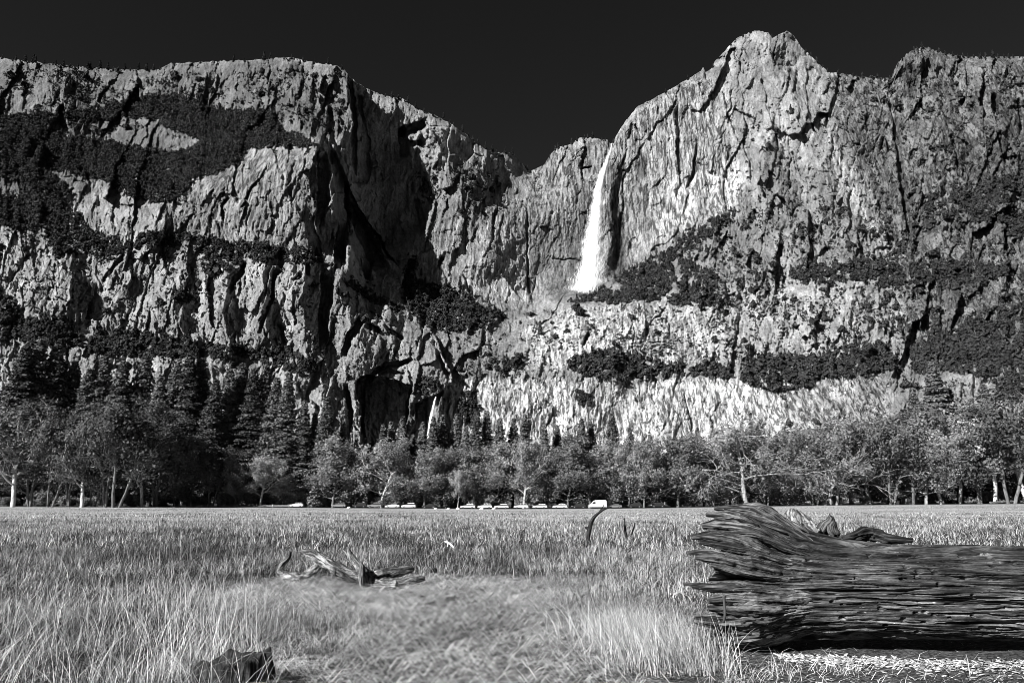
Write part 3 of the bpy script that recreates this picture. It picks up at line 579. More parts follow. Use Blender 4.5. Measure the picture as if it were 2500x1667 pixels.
# -------- broadleaf prototype: an irregular trunk with ascending limbs that branch all the way up
def broadleaf(h, sp, seed, mat, bark, leaf=1.0, lean=0.0, levels=4, drop=0.0, forks=1, lsize=0.24, base=0.16):
    r = np.random.default_rng(seed); T_ = Bag(); tips = []; W_ = 0.27*h*sp
    def seg(p, d, L, rad, n, wob, up, sides):
        pts = [p]; d = d/np.linalg.norm(d)
        for k in range(n-1):
            d = d+r.normal(0, wob, 3)+[0, 0, up]; d /= np.linalg.norm(d); pts.append(pts[-1]+d*L/(n-1))
        pts = np.array(pts); V, Fq = tube(pts, np.linspace(rad, rad*0.35, n), sides); T_.add(V, Fq); return pts, d
    def branch(p, d, L, rad, lv):
        pts, dd = seg(p, d, L, rad, 6, 0.16, 0.04-drop*0.10, 6 if lv > 1 else (4 if lv else 3))
        if lv <= 1: tips.extend(pts[2:])
        if lv == 0: return
        for k in range(int(r.integers(4, 7))):
            i = int(r.integers(1, 6)); t = pts[min(i, 5)]-pts[i-1]; t /= np.linalg.norm(t); ax_ = r.normal(0, 1, 3); ax_ -= ax_.dot(t)*t; ax_ /= np.linalg.norm(ax_)
            nd = t+ax_*r.uniform(0.6, 1.3); nd[2] += 0.12-0.5*drop; branch(pts[i], nd, L*r.uniform(0.4, 0.65), rad*0.5, lv-1)
    for f in range(forks):
        a = r.uniform(0, 6.28); off = (forks > 1)*0.6; pts, dd = seg(np.array([off*math.cos(a), off*math.sin(a), -0.3]), np.array([lean+0.25*off*math.cos(a), 0.25*off*math.sin(a), 1.0]), h*0.93*r.uniform(0.85, 1), (0.22+h*0.009)/(forks**0.4), 14, 0.085, 0.05, 8)
        nb = int((15+levels*2)/forks**0.5)
        for k in range(nb):
            g = base+(0.97-base)*(k+r.random())/nb; i = min(int(g*13), 12); az = r.uniform(0, 6.28); el = 0.25+0.9*g+r.normal(0, 0.2)
            L = W_*(math.sin(math.pi*min(1, (g*0.80+0.20)))**0.7+0.15)*r.uniform(0.65, 1.25); branch(pts[i], np.array([math.cos(az), math.sin(az), el*(1-drop*0.4)]), L, 0.12+0.010*h*(1-g)*0.5, 2 if levels < 5 else 3 if k % 2 else 2)
    tp = np.array(tips); n = int(5600*leaf); i = r.integers(0, len(tp), n); off = r.normal(0, 1, (n, 3)); Cn = tp[i]+off*np.array([0.8, 0.8, 0.6])*h/26
    keep = (Cn[:, 2] > h*0.04); Cn = Cn[keep]; off = off[keep]; cc = tp.mean(0); nr = off*0.6+(Cn-cc)/(np.linalg.norm(Cn-cc, axis=1)[:, None]+1e-6)
    ce = r.integers(0, len(tp), 9); sh = np.min(np.linalg.norm(Cn[:, None]-tp[ce][None], axis=2), 1); tone = 0.5+0.25*np.sin(sh*1.3)+r.normal(0, 0.24, len(Cn))
    V, Fq = quads(Cn, lsize, nr, r); cb = Bag(); cb.add(V, Fq, np.clip(tone, 0, 1).repeat(4)); return T_.mesh('trunk', bark), cb.mesh('crown', mat)

CON = [conifer(45, 6.5, 1, M_PINE, 0.10), conifer(45, 5.2, 2, M_PINE, 0.16), conifer(45, 7.6, 3, M_PINE_D, 0.08, 1.1), conifer(45, 5.8, 4, M_PINE, 0.2, 0.9, 0.4), conifer(45, 6.6, 5, M_PINE_D, 0.12, 1.0, 0.35)]
SAP = conifer(10, 2.4, 9, M_PINE, 0.05, 1.6)
RID = [conifer(16, 2.6, 21, M_SCRUB, 0.12, 1.0, 0.4), conifer(14, 2.2, 22, M_SCRUB, 0.2, 0.9, 0.5)]
OAK = [broadleaf(24, 1.0, 31, M_OAK, M_BARK, 2.0), broadleaf(24, 0.9, 32, M_OAK, M_BARK, 2.2, 0.1), broadleaf(24, 1.1, 33, M_OAK_B, M_BARK_P, 2.0), broadleaf(24, 0.85, 34, M_OAK, M_BARK, 1.9, -0.12, forks=2), broadleaf(24, 0.95, 35, M_OAK_B, M_BARK_P, 1.5, 0.08, base=0.3)]
DIM = [broadleaf(26, 0.9, 41, M_OAK_D, M_BARK, 1.6, 0.08, forks=2, base=0.3), broadleaf(26, 1.0, 42, M_OAK_D, M_BARK_P, 1.3, -0.12, base=0.28), broadleaf(26, 0.8, 43, M_OAK_D, M_BARK, 1.8, 0.0, forks=2, base=0.22)]
BARE = [broadleaf(24, 1.25, 51, M_OAK, M_TWIG, 0.3, 0.0, 5, 1.0), broadleaf(24, 1.0, 52, M_OAK, M_TWIG, 0.5, 0.1, 5, 0.3), broadleaf(24, 1.1, 53, M_OAK, M_TWIG, 0.6, -0.08, 5, 0.2, 2)]
BUSH = [broadleaf(8, 2.0, 61, M_OAK_B, M_BARK, 0.9, 0, 3, 0, 3, 0.25, 0.02), broadleaf(8, 1.8, 62, M_OAK, M_BARK, 0.9, 0, 3, 0, 3, 0.25, 0.02)]

MARKS = [(0, 'near the left edge'), (110, 'beside the pale forked trunk at the left'), (235, 'around the slender trunks at the left'), (400, 'left of the roadside fence'), (530, 'behind the roadside fence'), (660, 'left of the lone white wagon'), (745, 'behind the lone white wagon'), (828, 'behind the leftmost grey suv'), (915, 'behind the second grey suv'), (975, 'behind the white sedan'), (1070, 'right of the boxy white suv'), (1160, 'behind the first two cars of the white row'), (1248, 'behind the middle cars of the white row'), (1345, 'behind the last two cars of the white row'), (1435, 'behind the dark wagon and the white van'), (1520, 'right of the white van'), (1610, 'behind the dark suvs'), (1700, 'above the left tip of the log roots'), (1800, 'above the root fan of the log'), (1900, 'above the neck of the log'), (2010, 'behind the far meadow right of the roots'), (2120, 'left of the dark cabin'), (2215, 'behind the dark cabin'), (2300, 'right of the dark cabin'), (2400, 'beside the leaning trunk at the right'), (2490, 'near the right edge')]
ORD = ['first', 'second', 'third', 'fourth', 'fifth', 'sixth', 'seventh', 'eighth', 'ninth', 'tenth', 'eleventh', 'twelfth', 'thirteenth', 'fourteenth', 'fifteenth', 'sixteenth', 'seventeenth', 'eighteenth']
trees = []                                     # (px, top, Y, kind, proto, name, desc, wscale)
cr = np.random.default_rng(12)
for x, t, Y, p in [(12,850,292,2),(48,835,296,4),(92,848,300,2),(142,890,304,4),(178,905,300,4),(214,874,303,4),(262,889,300,2),(317,866,305,4),(362,918,290,0),(398,880,300,1),(432,866,296,2),(462,880,300,4),(500,930,285,4),(536,906,292,0),(563,893,298,2),(598,905,290,4),(628,893,293,1),(655,925,288,0),(684,912,284,1),(728,980,285,0),(757,1010,290,1),(786,971,283,0),(829,1036,290,3),
 (862,1075,300,0),(900,1080,310,3),(928,1036,296,1),(948,1030,300,3),(976,1017,298,0),(1003,1060,305,1),(1027,1030,300,0),(1052,1017,296,1),(1078,1013,300,3),(1111,1010,303,1),(1135,1040,300,0),(1160,1003,298,3),(1187,1002,302,1),(1219,1020,300,0),(1252,1022,305,3),(1283,1010,300,1),(1331,1033,296,1),(1362,1037,302,0),(1395,1060,305,3),(1424,1022,300,0),(1447,1028,305,1),(1500,1010,298,0),(1542,1046,303,3),(1592,1062,300,1),(1640,1085,305,0),
 (2262,955,305,1),(2318,896,300,2),(2350,960,312,4),(2050,1075,315,3),(2140,1060,320,0),(2440,950,318,2),(2490,930,312,4)]:
    trees.append((x, t, Y, 'tall conifer' if t < 960 else 'conifer', CON[p], 'conifer_tree', 'dark' if p in (2, 4) else 'green-grey', 1))
for x, t, Y, p, s, d in [(30,968,238,DIM[1],1.1,'dark'),(78,990,252,DIM[2],1,'dark'),(122,1000,240,DIM[0],.8,'slender'),(172,1015,245,DIM[2],.8,'slender'),(199,1000,238,DIM[1],1,'pale-limbed'),(226,1015,250,DIM[0],.8,'slender'),(262,985,240,DIM[2],.8,'slender'),(283,965,236,DIM[0],1,'tall'),(345,1005,250,DIM[1],1,'broad'),(385,1000,258,DIM[2],1,'dim'),(430,1080,262,OAK[3],1,'leafy'),(470,1060,270,DIM[2],1,'dim'),(515,1085,264,DIM[0],1,'dim'),(575,1125,262,OAK[1],1,'leafy'),(633,1110,262,OAK[4],1.1,'pale leafy'),(690,1150,268,OAK[0],1,'leafy'),
 (812,1068,270,OAK[0],1.1,'rounded'),(868,1085,272,OAK[1],1,'leafy'),(930,1058,266,OAK[2],1.1,'bright leafy'),(1035,1092,268,OAK[0],1,'leafy'),(1090,1085,272,OAK[3],1,'leafy'),(1117,1140,262,OAK[4],.6,'pale-trunked'),(1160,1092,268,OAK[1],1,'leafy'),(1212,1078,272,OAK[0],1,'leafy'),(1277,1068,264,OAK[4],.9,'pale-trunked'),(1330,1100,270,OAK[3],1,'leafy'),(1386,1082,268,OAK[0],1.1,'leafy'),(1440,1055,266,OAK[1],1.1,'broad leafy'),(1487,1062,270,OAK[2],1,'bright leafy'),(1536,1080,268,OAK[3],1,'leafy'),(1572,1070,266,OAK[0],.9,'dark-stemmed'),(1612,1090,272,OAK[1],1,'leafy'),(1655,1062,268,OAK[0],1.1,'rounded'),(1690,1078,272,OAK[3],1,'leafy'),
 (1742,1055,268,BARE[1],1,'half-bare'),(1782,1070,274,OAK[0],1,'leafy'),(1822,1008,262,BARE[0],1.3,'bare drooping'),(1870,1050,270,BARE[2],1.1,'half-bare'),(1905,1060,275,OAK[3],1,'leafy'),(1945,1030,270,BARE[1],1.1,'half-bare'),(1990,1042,268,DIM[0],1,'dim'),(2036,1012,266,BARE[2],1.1,'dark-limbed'),(2080,1040,272,DIM[2],1,'dim'),(2125,1030,270,OAK[1],1,'leafy'),(2178,1000,266,DIM[0],1,'dark-trunked'),(2228,985,270,OAK[3],1,'leafy'),(2262,1030,266,BARE[1],1,'half-bare'),(2300,1010,268,DIM[1],1,'dim'),(2345,1020,266,OAK[4],1,'pale-trunked'),(2392,1000,268,DIM[2],1,'dim'),(2432,985,264,OAK[4],1,'leaning pale-trunked'),(2470,960,262,DIM[0],1.1,'dark'),(2510,950,266,DIM[1],1.1,'dark')]:
    bare = any(p is q for q in BARE); trees.append((x, t, Y, 'bare tree' if bare else 'broadleaf tree', p, 'broadleaf_tree', d, s))
for k in range(58):                            # second row that closes the wood
    x = -30+k*45+cr.uniform(-12, 12)
    if x < 760: t = 1010+cr.uniform(0, 80); p = [DIM[k % 3], CON[2], CON[4]][k % 3]
    elif x < 1750: t = cr.uniform(1080, 1135); p = [OAK[k % 5], CON[1], OAK[(k+2) % 5], CON[0]][k % 4]
    else: t = cr.uniform(1050, 1110); p = [DIM[k % 3], OAK[0], BARE[k % 3], OAK[3]][k % 4]
    isC = any(p is q for q in CON); trees.append((x, t, cr.uniform(282, 330), 'conifer' if isC else 'broadleaf tree', p, 'conifer_tree' if isC else 'broadleaf_tree', 'half-hidden', 1.1))
for k in range(60):
    x = -60+k*44+cr.uniform(-14, 14); trees.append((x, cr.uniform(1130, 1180) if x > 700 else cr.uniform(1090, 1160), cr.uniform(330, 380), 'broadleaf tree', (DIM if k % 2 else OAK)[k % 3], 'broadleaf_tree', 'far', 1.4))
for k in range(44):                            # low growth at the edge of the meadow
    x = -20+k*59+cr.uniform(-20, 20); t = cr.uniform(1175, 1205) if 780 < x < 1060 else cr.uniform(1190, 1215)
    trees.append((x, t, cr.uniform(268, 282), 'low bushy tree', BUSH[k % 2], 'bushy_tree', 'bright' if k % 2 == 0 else 'dusky', 1.3))
trees.append((768, 1172, 262, 'young conifer', SAP, 'conifer_tree', 'small pale', 1))
HREF = {}
for L_, hh in ((CON, 45), (OAK, 24), (DIM, 26), (BARE, 24), (BUSH, 8), ([SAP], 10)):
    for q in L_:
        co = np.empty(len(q[1].vertices)*3, np.float32); q[1].vertices.foreach_get('co', co); HREF[id(q)] = float(np.percentile(co[2::3], 99.7))
ordn = {}
for x, t, Y, kd, p, nm, ds, ws in sorted(trees, key=lambda q: q[0]):
    z = float(world(x, t, Y)[2]); gx_, gy_ = ground_at(x, Y); s = z/HREF[id(p)]*(1.0 if nm == 'conifer_tree' else 0.98); ws = ws*(1.2 if nm == 'conifer_tree' else 1)
    mk = min(MARKS, key=lambda m_: abs(m_[0]-x))[1]; key = (ds, kd, mk); ordn[key] = ordn.get(key, -1)+1
    lab = f"{ds} {kd} {mk}" if ordn[key] == 0 else f"{ds} {kd} {mk}, {ORD[ordn[key]]} from the left"
    e = link(nm, None, None, (gx_, gy_, float(gh(gx_, gy_))-0.1), cr.uniform(-0.5, 0.5) if nm == 'broadleaf_tree' else cr.uniform(0, 6.28), (s*ws, s*ws, s), lab, 'conifer' if nm == 'conifer_tree' else 'tree', 'trees along the far side of the meadow')
    link('trunk', p[0], e); link('crown', p[1], e)
# small pines along the skyline
rp = np.random.default_rng(44); n = 0; OR2 = ORD[:18]+['nineteenth', 'twentieth', 'twenty-first', 'twenty-second', 'twenty-third', 'twenty-fourth']
for x0, x1, m, where in [(0, 395, 24, 'on the upper-left skyline'), (560, 840, 9, 'on the left summit skyline'), (930, 1300, 24, 'on the ridge falling to the notch'), (1330, 1500, 12, 'on the knoll left of the upper waterfall'), (1560, 1900, 6, 'on the shoulder right of the upper waterfall'), (1960, 2190, 16, 'in the saddle right of the summit'), (2220, 2500, 20, 'on the far right skyline'), (1440, 1800, 14, 'along the talus edge below the great wall'), (990, 1200, 14, 'in the gully forest left of the great wall')]:
    for k in range(m):
        x = x0+(x1-x0)*(k+rp.uniform(0.1, 0.9))/m
        if 'talus' in where: y = float(np.interp(x, [1440, 1500, 1600, 1700, 1800], [712, 680, 620, 562, 512]))
        elif 'gully' in where: y = float(np.interp(x, [990, 1200], [650, 750]))+rp.uniform(-10, 30)
        else: y = float(np.interp(x, gx, sk))+3
        pt = surf(x, y); s = rp.uniform(0.6, 1.6)*(0.8 if x > 1290 else 1)
        e = link('ridge_pine', None, None, tuple(pt-[0, 0, 1.5]), rp.uniform(0, 6), (s*1.1, s*1.1, s), OR2[k]+' small pine from the left '+where, 'pine', 'small pines '+where)
        q = RID[k % 2]; link('trunk', q[0], e); link('crown', q[1], e)
# ================================================================ great fallen log
def mat_wood(name, lo, hi, pale=0.5, su=1.0, sv=1.0):
    b = MB(name); f = b.attr('flow', True); co = b.coord()
    g = b.noise(b.scale(f, (2.2*su, 60*sv, 1)), 1, 6, 0.7, 0.4); g2 = b.noise(b.scale(f, (0.9*su, 14*sv, 1)), 1, 5, 0.65); g3 = b.noise(co, 2.1, 5, 0.6)
    v = b.rng(g, 0.42, 0.60, lo, hi); v = b.math('MULTIPLY', v, b.rng(g2, 0.38, 0.62, 0.3, 2.1)); v = b.math('MULTIPLY', v, b.rng(g3, 0.35, 0.65, 0.5, 1.6))
    fl = b.math('MULTIPLY', b.rng(b.noise(b.scale(f, (9*su, 42*sv, 1)), 1, 4, 0.7), 0.62, 0.70, 0, 1, True), b.rng(g3, 0.45, 0.6, 0, 1))
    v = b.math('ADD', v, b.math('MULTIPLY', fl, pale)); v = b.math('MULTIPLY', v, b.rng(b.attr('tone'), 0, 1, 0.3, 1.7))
    h = b.math('ADD', b.math('MULTIPLY', g, 0.6), g2)
    b.bsdf(v, 0.85, h, 1.0, 0.06, 0.15); return b.m
M_LOG = mat_wood('weathered_log', 0.013, 0.115, 0.36); M_DRIFT = mat_wood('grey_driftwood', 0.025, 0.22, 0.45, 2.5, 0.5); M_CHAR = mat_wood('charred_wood', 0.006, 0.035, 0.03, 1.5, 0.6)
def log_radius(a): return 0.595*(1+0.03*np.cos(2*a+0.6))*np.where(a < -0.8, 1-0.16*np.clip((-0.8-a)/0.7, 0, 1), 1)
av = np.radians(np.concatenate([np.linspace(-72, 125, 820), np.linspace(126, 286, 90)])); na = len(av)
deg = np.degrees(av); dg = np.where(deg > 180, deg-360, deg)
xend = np.interp(dg, [-180, -90, -65, -45, -25, -8, 8, 25, 45, 62, 78, 95, 130, 180], [2.9, 2.7, 2.50, 2.22, 2.16, 2.18, 2.12, 2.14, 2.30, 2.42, 2.55, 2.85, 3.05, 2.9])
flare = np.interp(dg, [-180, -90, -60, -35, -10, 15, 40, 60, 80, 100, 130, 180], [0.3, 0.02, 0.10, 0.20, 0.26, 0.28, 0.33, 0.40, 0.46, 0.46, 0.40, 0.3])
lob = np.abs(fbm(dg/11.0, dg*0, 401, 2, 0.5)-0.5)*2; lob2 = fbm(dg/4.5, dg*0+3, 402, 3)-0.5
lobe = 1-np.clip(lob*2.6, 0, 1)                 # 1 in the clefts between root lobes
xend = xend+0.22+0.30*lobe+0.16*lob2+0.03*(vnoise(dg/1.3, dg*0, 403)-0.5)
q_ = np.linspace(0, 1, 560); sarr = np.concatenate([4.6*q_**1.35, np.linspace(4.75, 10, 18)]); ns = len(sarr)
S2 = sarr[:, None]; XW = xend[None]+S2*(7-xend[None]+2.4)/7.0*0.83; XW = xend[None]+S2*(1+(2.5-xend[None])/10)
A2 = np.broadcast_to(av[None], XW.shape); DG = np.broadcast_to(dg[None], XW.shape); arc = DG/57.3*0.6
wf = np.exp(-(S2/0.72)**1.5)                    # flare weight
R = log_radius(np.where(A2 > np.pi, A2-2*np.pi, A2))+flare[None]*wf
R = R-0.17*lobe[None]*np.exp(-(S2/0.75)**1.6)+0.05*lob2[None]*wf-0.10*np.exp(-(S2/0.05)**1.2)*(0.4+lobe[None])
wv_ = 0.03*(fbm(XW/0.5, arc/0.25, 404, 3)-0.5)
gr1 = np.abs(fbm(XW/1.1, (arc+wv_)/0.055, 405, 4, 0.6)-0.5); gr2 = fbm(XW/0.45, (arc+wv_)/0.016, 406, 3, 0.6)-0.5; gr3 = fbm(XW/0.09, arc/0.05, 407, 3)-0.5
R = R+wf*(0.06*(fbm(XW/0.16, arc/0.07, 415, 3)-0.5)-0.05*sstep(0.56, 0.62, fbm(XW/0.3, (arc+2*wv_)/0.045, 416, 3)))-0.03*sstep(0.58, 0.62, fbm(XW/0.5, (arc+wv_)/0.03, 417, 3)); R = R-0.055*(0.5-gr1)*(vnoise(XW/1.3, arc/0.2, 408)*1.1)+0.020*gr2*(1+1.5*wf)+0.012*gr3+0.05*(fbm(XW/0.7, arc/0.35, 409, 3)-0.5)
cr1 = fbm(XW/1.4+3, (arc+wv_)/0.09, 410, 3, 0.5); R -= 0.05*sstep(0.60, 0.68, cr1)
lg = {}
def rec(x0, d0, x1, d1, w, dep):                # long crack between (x, deg) points
    global R
    t = np.clip(((XW-x0)*(x1-x0))/((x1-x0)**2), 0, 1); dd = d0+(d1-d0)*t+1.6*(fbm(XW/0.3, XW*0, 411, 3)-0.5)*2; inside = sstep(x0-0.05, x0+0.15, XW)*(1-sstep(x1-0.4, x1, XW))
    R = R-dep*inside*np.clip(1-np.abs(DG-dd)/w, 0, 1)**0.6
for c_ in [(2.1, 17, 3.2, 20, 3.6, 0.22), (3.3, 8, 5.0, 12, 1.6, 0.10), (2.1, -14, 3.0, 2, 3.2, 0.18), (3.4, 27, 8.5, 31, 1.0, 0.05), (4.4, -6, 8.5, -2, 0.8, 0.04), (2.3, 48, 3.5, 40, 1.8, 0.10), (2.3, 62, 3.3, 52, 1.8, 0.08), (2.2, 33, 3.2, 30, 1.6, 0.08), (2.25, -34, 3.1, -24, 2.4, 0.12), (3.0, -50, 8.5, -47, 1.2, 0.05)]: rec(*c_)
hr = np.random.default_rng(8)
for k in range(46):                             # beetle and branch holes
    hx, hd, hw = hr.uniform(3.2, 6.6), hr.uniform(-40, 60), hr.uniform(0.012, 0.03); g = np.hypot((XW-hx)/1.5, (DG-hd)/57.3*0.6); R = R-0.05*np.clip(1.3-g/hw, 0, 1)
def logpos(X_, A_, R_): return np.stack([X_, 9.72-0.09*(X_-2.35)-R_*np.cos(A_), 0.605+R_*np.sin(A_)], -1)
Pm = logpos(XW, A2, R)
caps = []; e0 = Pm[0]; cen = np.array([2.75, 9.6, 0.62])
for k, (f_, dx) in enumerate([(0.88, 0.03), (0.72, 0.12), (0.5, 0.2), (0.25, 0.26), (0.02, 0.28)]):
    c_ = cen+(e0-cen)*f_; c_[:, 0] = e0[:, 0]*f_+cen[0]*(1-f_)+dx*0.7+0.08*(fbm(dg/6, dg*0+k, 412, 3)-0.5); caps.insert(0, c_)
ALL = np.concatenate([np.stack(caps), Pm]); fl = np.concatenate([np.repeat(np.stack([xend, arc[0], xend*0], -1)[None], 5, 0), np.stack([XW, arc, XW*0], -1)])
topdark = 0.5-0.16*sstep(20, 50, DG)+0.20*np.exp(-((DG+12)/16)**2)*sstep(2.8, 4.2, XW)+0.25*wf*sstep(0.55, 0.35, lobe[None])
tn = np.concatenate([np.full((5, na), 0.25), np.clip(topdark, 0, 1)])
LOG = link('fallen_log', None, None, (2.5, 9.6, 0), label='huge weathered fallen log with fanned root flare lying in the right foreground', cat='log')
def child(name, me, par, **kw):
    o = link(name, me, par, **kw); o.matrix_parent_inverse = par.matrix_basis.inverted(); o.location = (0, 0, 0); return o
def at_root(name, V, Fc, mat, par, attrs): V = np.asarray(V, float).reshape(-1, 3)-np.array(par.location); return link(name, mesh_np(name, V, Fc, mat, attrs, True), par)
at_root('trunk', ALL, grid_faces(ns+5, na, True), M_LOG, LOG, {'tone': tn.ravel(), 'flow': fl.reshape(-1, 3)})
def smooth_path(pts, n):
    pts = np.asarray(pts, float); m = len(pts); t = np.linspace(0, m-1, n); out = []
    for tt in t:
        i = min(int(tt), m-2); f = tt-i; p0 = pts[max(i-1, 0)]; p1 = pts[i]; p2 = pts[i+1]; p3 = pts[min(i+2, m-1)]
        out.append(0.5*((2*p1)+(-p0+p2)*f+(2*p0-5*p1+4*p2-p3)*f*f+(-p0+3*p1-3*p2+p3)*f**3))
    return np.array(out)
def limb(pts, seed, n=60, sides=30, rough=0.16, flat=1.0):   # gnarled tube: pts rows x,y,z,r
    s = smooth_path(pts, n); path = s[:, :3]; rad = np.maximum(s[:, 3], 0.004); t = np.gradient(path, axis=0); L = np.linalg.norm(t, axis=1); t /= L[:, None]+1e-9
    ref = np.array([0, 1., 0]); u = np.cross(t, ref); u /= np.linalg.norm(u, axis=1)[:, None]+1e-9; v = np.cross(t, u); a = np.linspace(0, 2*np.pi, sides+1)[:-1]; al = np.cumsum(L)
    U, Aa = np.meshgrid(al, a, indexing='ij'); k = 1+rough*2*(fbm(U/0.25+seed*3.1, Aa*1.3+0.15*np.sin(Aa), seed, 3)-0.5)+rough*1.1*(fbm(U/0.06+seed, Aa*3+U, seed+2, 3)-0.5)+rough*1.2*(np.abs(fbm(U/0.5+seed, Aa*4+U*0.8, seed+1, 3)-0.5)*2-0.4)
    rr_ = rad[:, None]*k; rr_[-1] *= 0.2; rr_[0] *= 0.35
    V = path[:, None]+rr_[..., None]*(np.cos(Aa)[..., None]*u[:, None]*flat+np.sin(Aa)[..., None]*v[:, None]); fl_ = np.stack([U, Aa*rad[:, None].mean(), U*0+seed], -1)
    return V.reshape(-1, 3), grid_faces(n, sides, True), fl_.reshape(-1, 3)
def ip(px, py, Y, r): w_ = world(px, py, Y); return [w_[0], w_[1], w_[2], r*Y/F*1.02]
# root tongues reaching out of the flare
def rbase(X_, d_):
    xe = np.interp(d_, dg[:820], xend[:820]); return log_radius(np.radians(d_))+np.interp(d_, dg[:820], flare[:820])*np.exp(-(max(X_-xe, 0)/0.72)**1.5)
tr_ = np.random.default_rng(15)
for k, (d_, tip, r_) in enumerate([(-62,2.42,.10),(-52,2.28,.09),(-42,1.98,.06),(-37,2.20,.10),(-28,2.34,.06),(-17,2.08,.12),(-10,2.22,.08),(-1,2.24,.11),(6,2.06,.06),(9,1.97,.045),(22,2.30,.06),(28,2.14,.10),(33,2.06,.07),(41,2.22,.06),(46,2.14,.09),(52,2.34,.05),(58,2.30,.09),(63,2.50,.05),(68,2.40,.08),(76,2.66,.05),(82,2.56,.07),(92,2.86,.07),(101,2.95,.05)]):
    q = []
    for g, rr_ in [(0, 0.15), (0.15, 0.45), (0.36, 0.8), (0.62, 1.0), (0.84, 0.7), (1.0, 0.32)]:
        X_ = 3.75+(tip-3.75)*g; dd = d_*(0.88+0.12*g)+2+tr_.normal(0, 1.2); p_ = logpos(X_, math.radians(dd), rbase(X_, dd)-0.3*r_*rr_-0.11*(1-min(g*1.5, 1))); q.append([*p_, r_*rr_*tr_.uniform(0.85, 1.15)])
    V, Fc, f3_ = limb(q, 420+k*3, 110, 52, 0.42, 1.0); at_root('root', V, Fc, M_LOG, LOG, {'tone': np.full(len(V), 0.5+0.25*tr_.random()), 'flow': f3_})
for k, q in enumerate([[ip(1960,1302,10.3,20), ip(1945,1282,10.5,24), ip(1938,1262,10.6,20), ip(1934,1246,10.7,8)], [ip(1990,1305,10.2,16), ip(1970,1290,10.4,22), ip(1960,1270,10.5,16), ip(1950,1252,10.6,7)], [ip(1905,1268,10.2,9), ip(1880,1246,10.3,9), ip(1850,1239,10.4,8), ip(1812,1238,10.4,4)],
  [ip(2000,1306,10.3,12), ip(2015,1288,10.4,16), ip(2028,1275,10.4,13), ip(2024,1262,10.5,6)], [ip(2040,1308,10.1,12), ip(2033,1292,10.2,13), ip(2036,1276,10.3,7)]]):
    V, Fc, f3_ = limb(q, 450+k*3, 46, 34, 0.35); at_root('broken_root', V, Fc, M_DRIFT if k in (0, 1) else M_LOG, LOG, {'tone': np.full(len(V), 0.55), 'flow': f3_})
V, Fc, f3_ = limb([ip(2050,1316,9.7,8), ip(2085,1310,9.75,11), ip(2112,1303,9.8,15), ip(2140,1306,9.8,14), ip(2175,1315,9.75,10), ip(2230,1318,9.7,5)], 480, 70, 40, 0.55); at_root('bark_ridge', V, Fc, M_CHAR, LOG, {'tone': np.full(len(V), 0.6), 'flow': f3_})
nail = [ip(1767,1452,8.45,5), ip(1768,1466,8.45,3.2), ip(1770,1500,8.45,3.2), ip(1766,1520,8.5,3)]; V, Fc, f3_ = limb(nail, 490, 14, 10, 0.03); at_root('iron_spike', V, Fc, mat_plain('rusty_iron', 0.05, 0.8), LOG, {'tone': np.full(len(V), 0.5)})

# ---------------------------------------------------------------- driftwood branch
def compound(name, limbs, mat, label, cat, base, parts=None, tone=0.55, group=None, rough=0.26):
    root = link(name, None, None, tuple(base), label=label, cat=cat, group=group)
    for k, (pn, q) in enumerate(limbs):
        V, Fc, f3_ = limb(q, 500+k*4+int(abs(base[0])*10) % 90, 20*len(q), 30, rough); at_root(pn, V, Fc, mat, root, {'tone': np.full(len(V), tone), 'flow': f3_})
    return root
gb = gz(895, 15.8)
compound('driftwood_branch', [
 ('trunk', [ip(733,1347,16.3,5), ip(757,1350,16.3,10), ip(778,1362,16.2,12), ip(808,1379,16.1,14), ip(839,1396,16.0,15), ip(869,1408,15.9,15), ip(898,1420,15.8,18), ip(930,1428,15.7,14), ip(969,1429,15.6,9)]),
 ('curved_limb', [ip(782,1368,16.2,9), ip(775,1382,16.3,10), ip(760,1395,16.5,10), ip(735,1405,16.7,8.5), ip(703,1405,16.9,9.5), ip(683,1396,17.0,10.5), ip(688,1379,17.0,8), ip(704,1361,17.0,5), ip(710,1345,17.0,2)]),
 ('upright_limb', [ip(897,1426,15.7,15), ip(890,1400,15.7,12), ip(870,1374,15.8,8.5), ip(855,1354,15.9,6.5), ip(849,1334,15.9,2.5)]), ('prong', [ip(858,1358,15.9,5), ip(842,1344,16.0,3.5), ip(836,1340,16.0,2)]), ('prong', [ip(839,1341,16.1,3), ip(842,1330,16.1,2.8), ip(846,1321,16.1,2)]),
 ('stub', [ip(884,1432,15.5,6), ip(883,1408,15.5,7), ip(884,1388,15.5,7), ip(881,1373,15.5,3)]), ('right_limb', [ip(893,1412,15.9,10), ip(920,1406,16.0,17), ip(956,1398,16.1,13), ip(990,1390,16.1,10), ip(1003,1388,16.2,8), ip(1007,1383,16.2,4)]),
 ('lower_limb', [ip(905,1424,15.7,10), ip(945,1424,15.8,13), ip(982,1424,15.8,9), ip(1007,1415,15.9,10), ip(1038,1411,16.0,5)]), ('twig', [ip(818,1392,15.9,3), ip(816,1402,15.9,3), ip(812,1410,15.9,1.5)])],
 M_DRIFT, 'gnarled grey driftwood branch with curling limbs lying in the meadow grass', 'branch', gb)
gb = gz(1437, 33); compound('broken_branch', [('stem', [ip(1434,1326,33,4.5), ip(1436,1305,33,5), ip(1440,1287,33,5.5), ip(1447,1268,33,4.2), ip(1459,1254,33,3.2), ip(1475,1243,33,2.2), ip(1494,1236,33,1.0)]), ('fork', [ip(1462,1251,33,2.2), ip(1470,1240,33,1.5), ip(1474,1232,33,0.7)]), ('snag', [ip(1442,1287,33,5), ip(1434,1289,33,3.5), ip(1428,1286,33,1.5)])], M_CHAR, 'dark broken branch sticking up out of the grass below the white van', 'branch', gb)
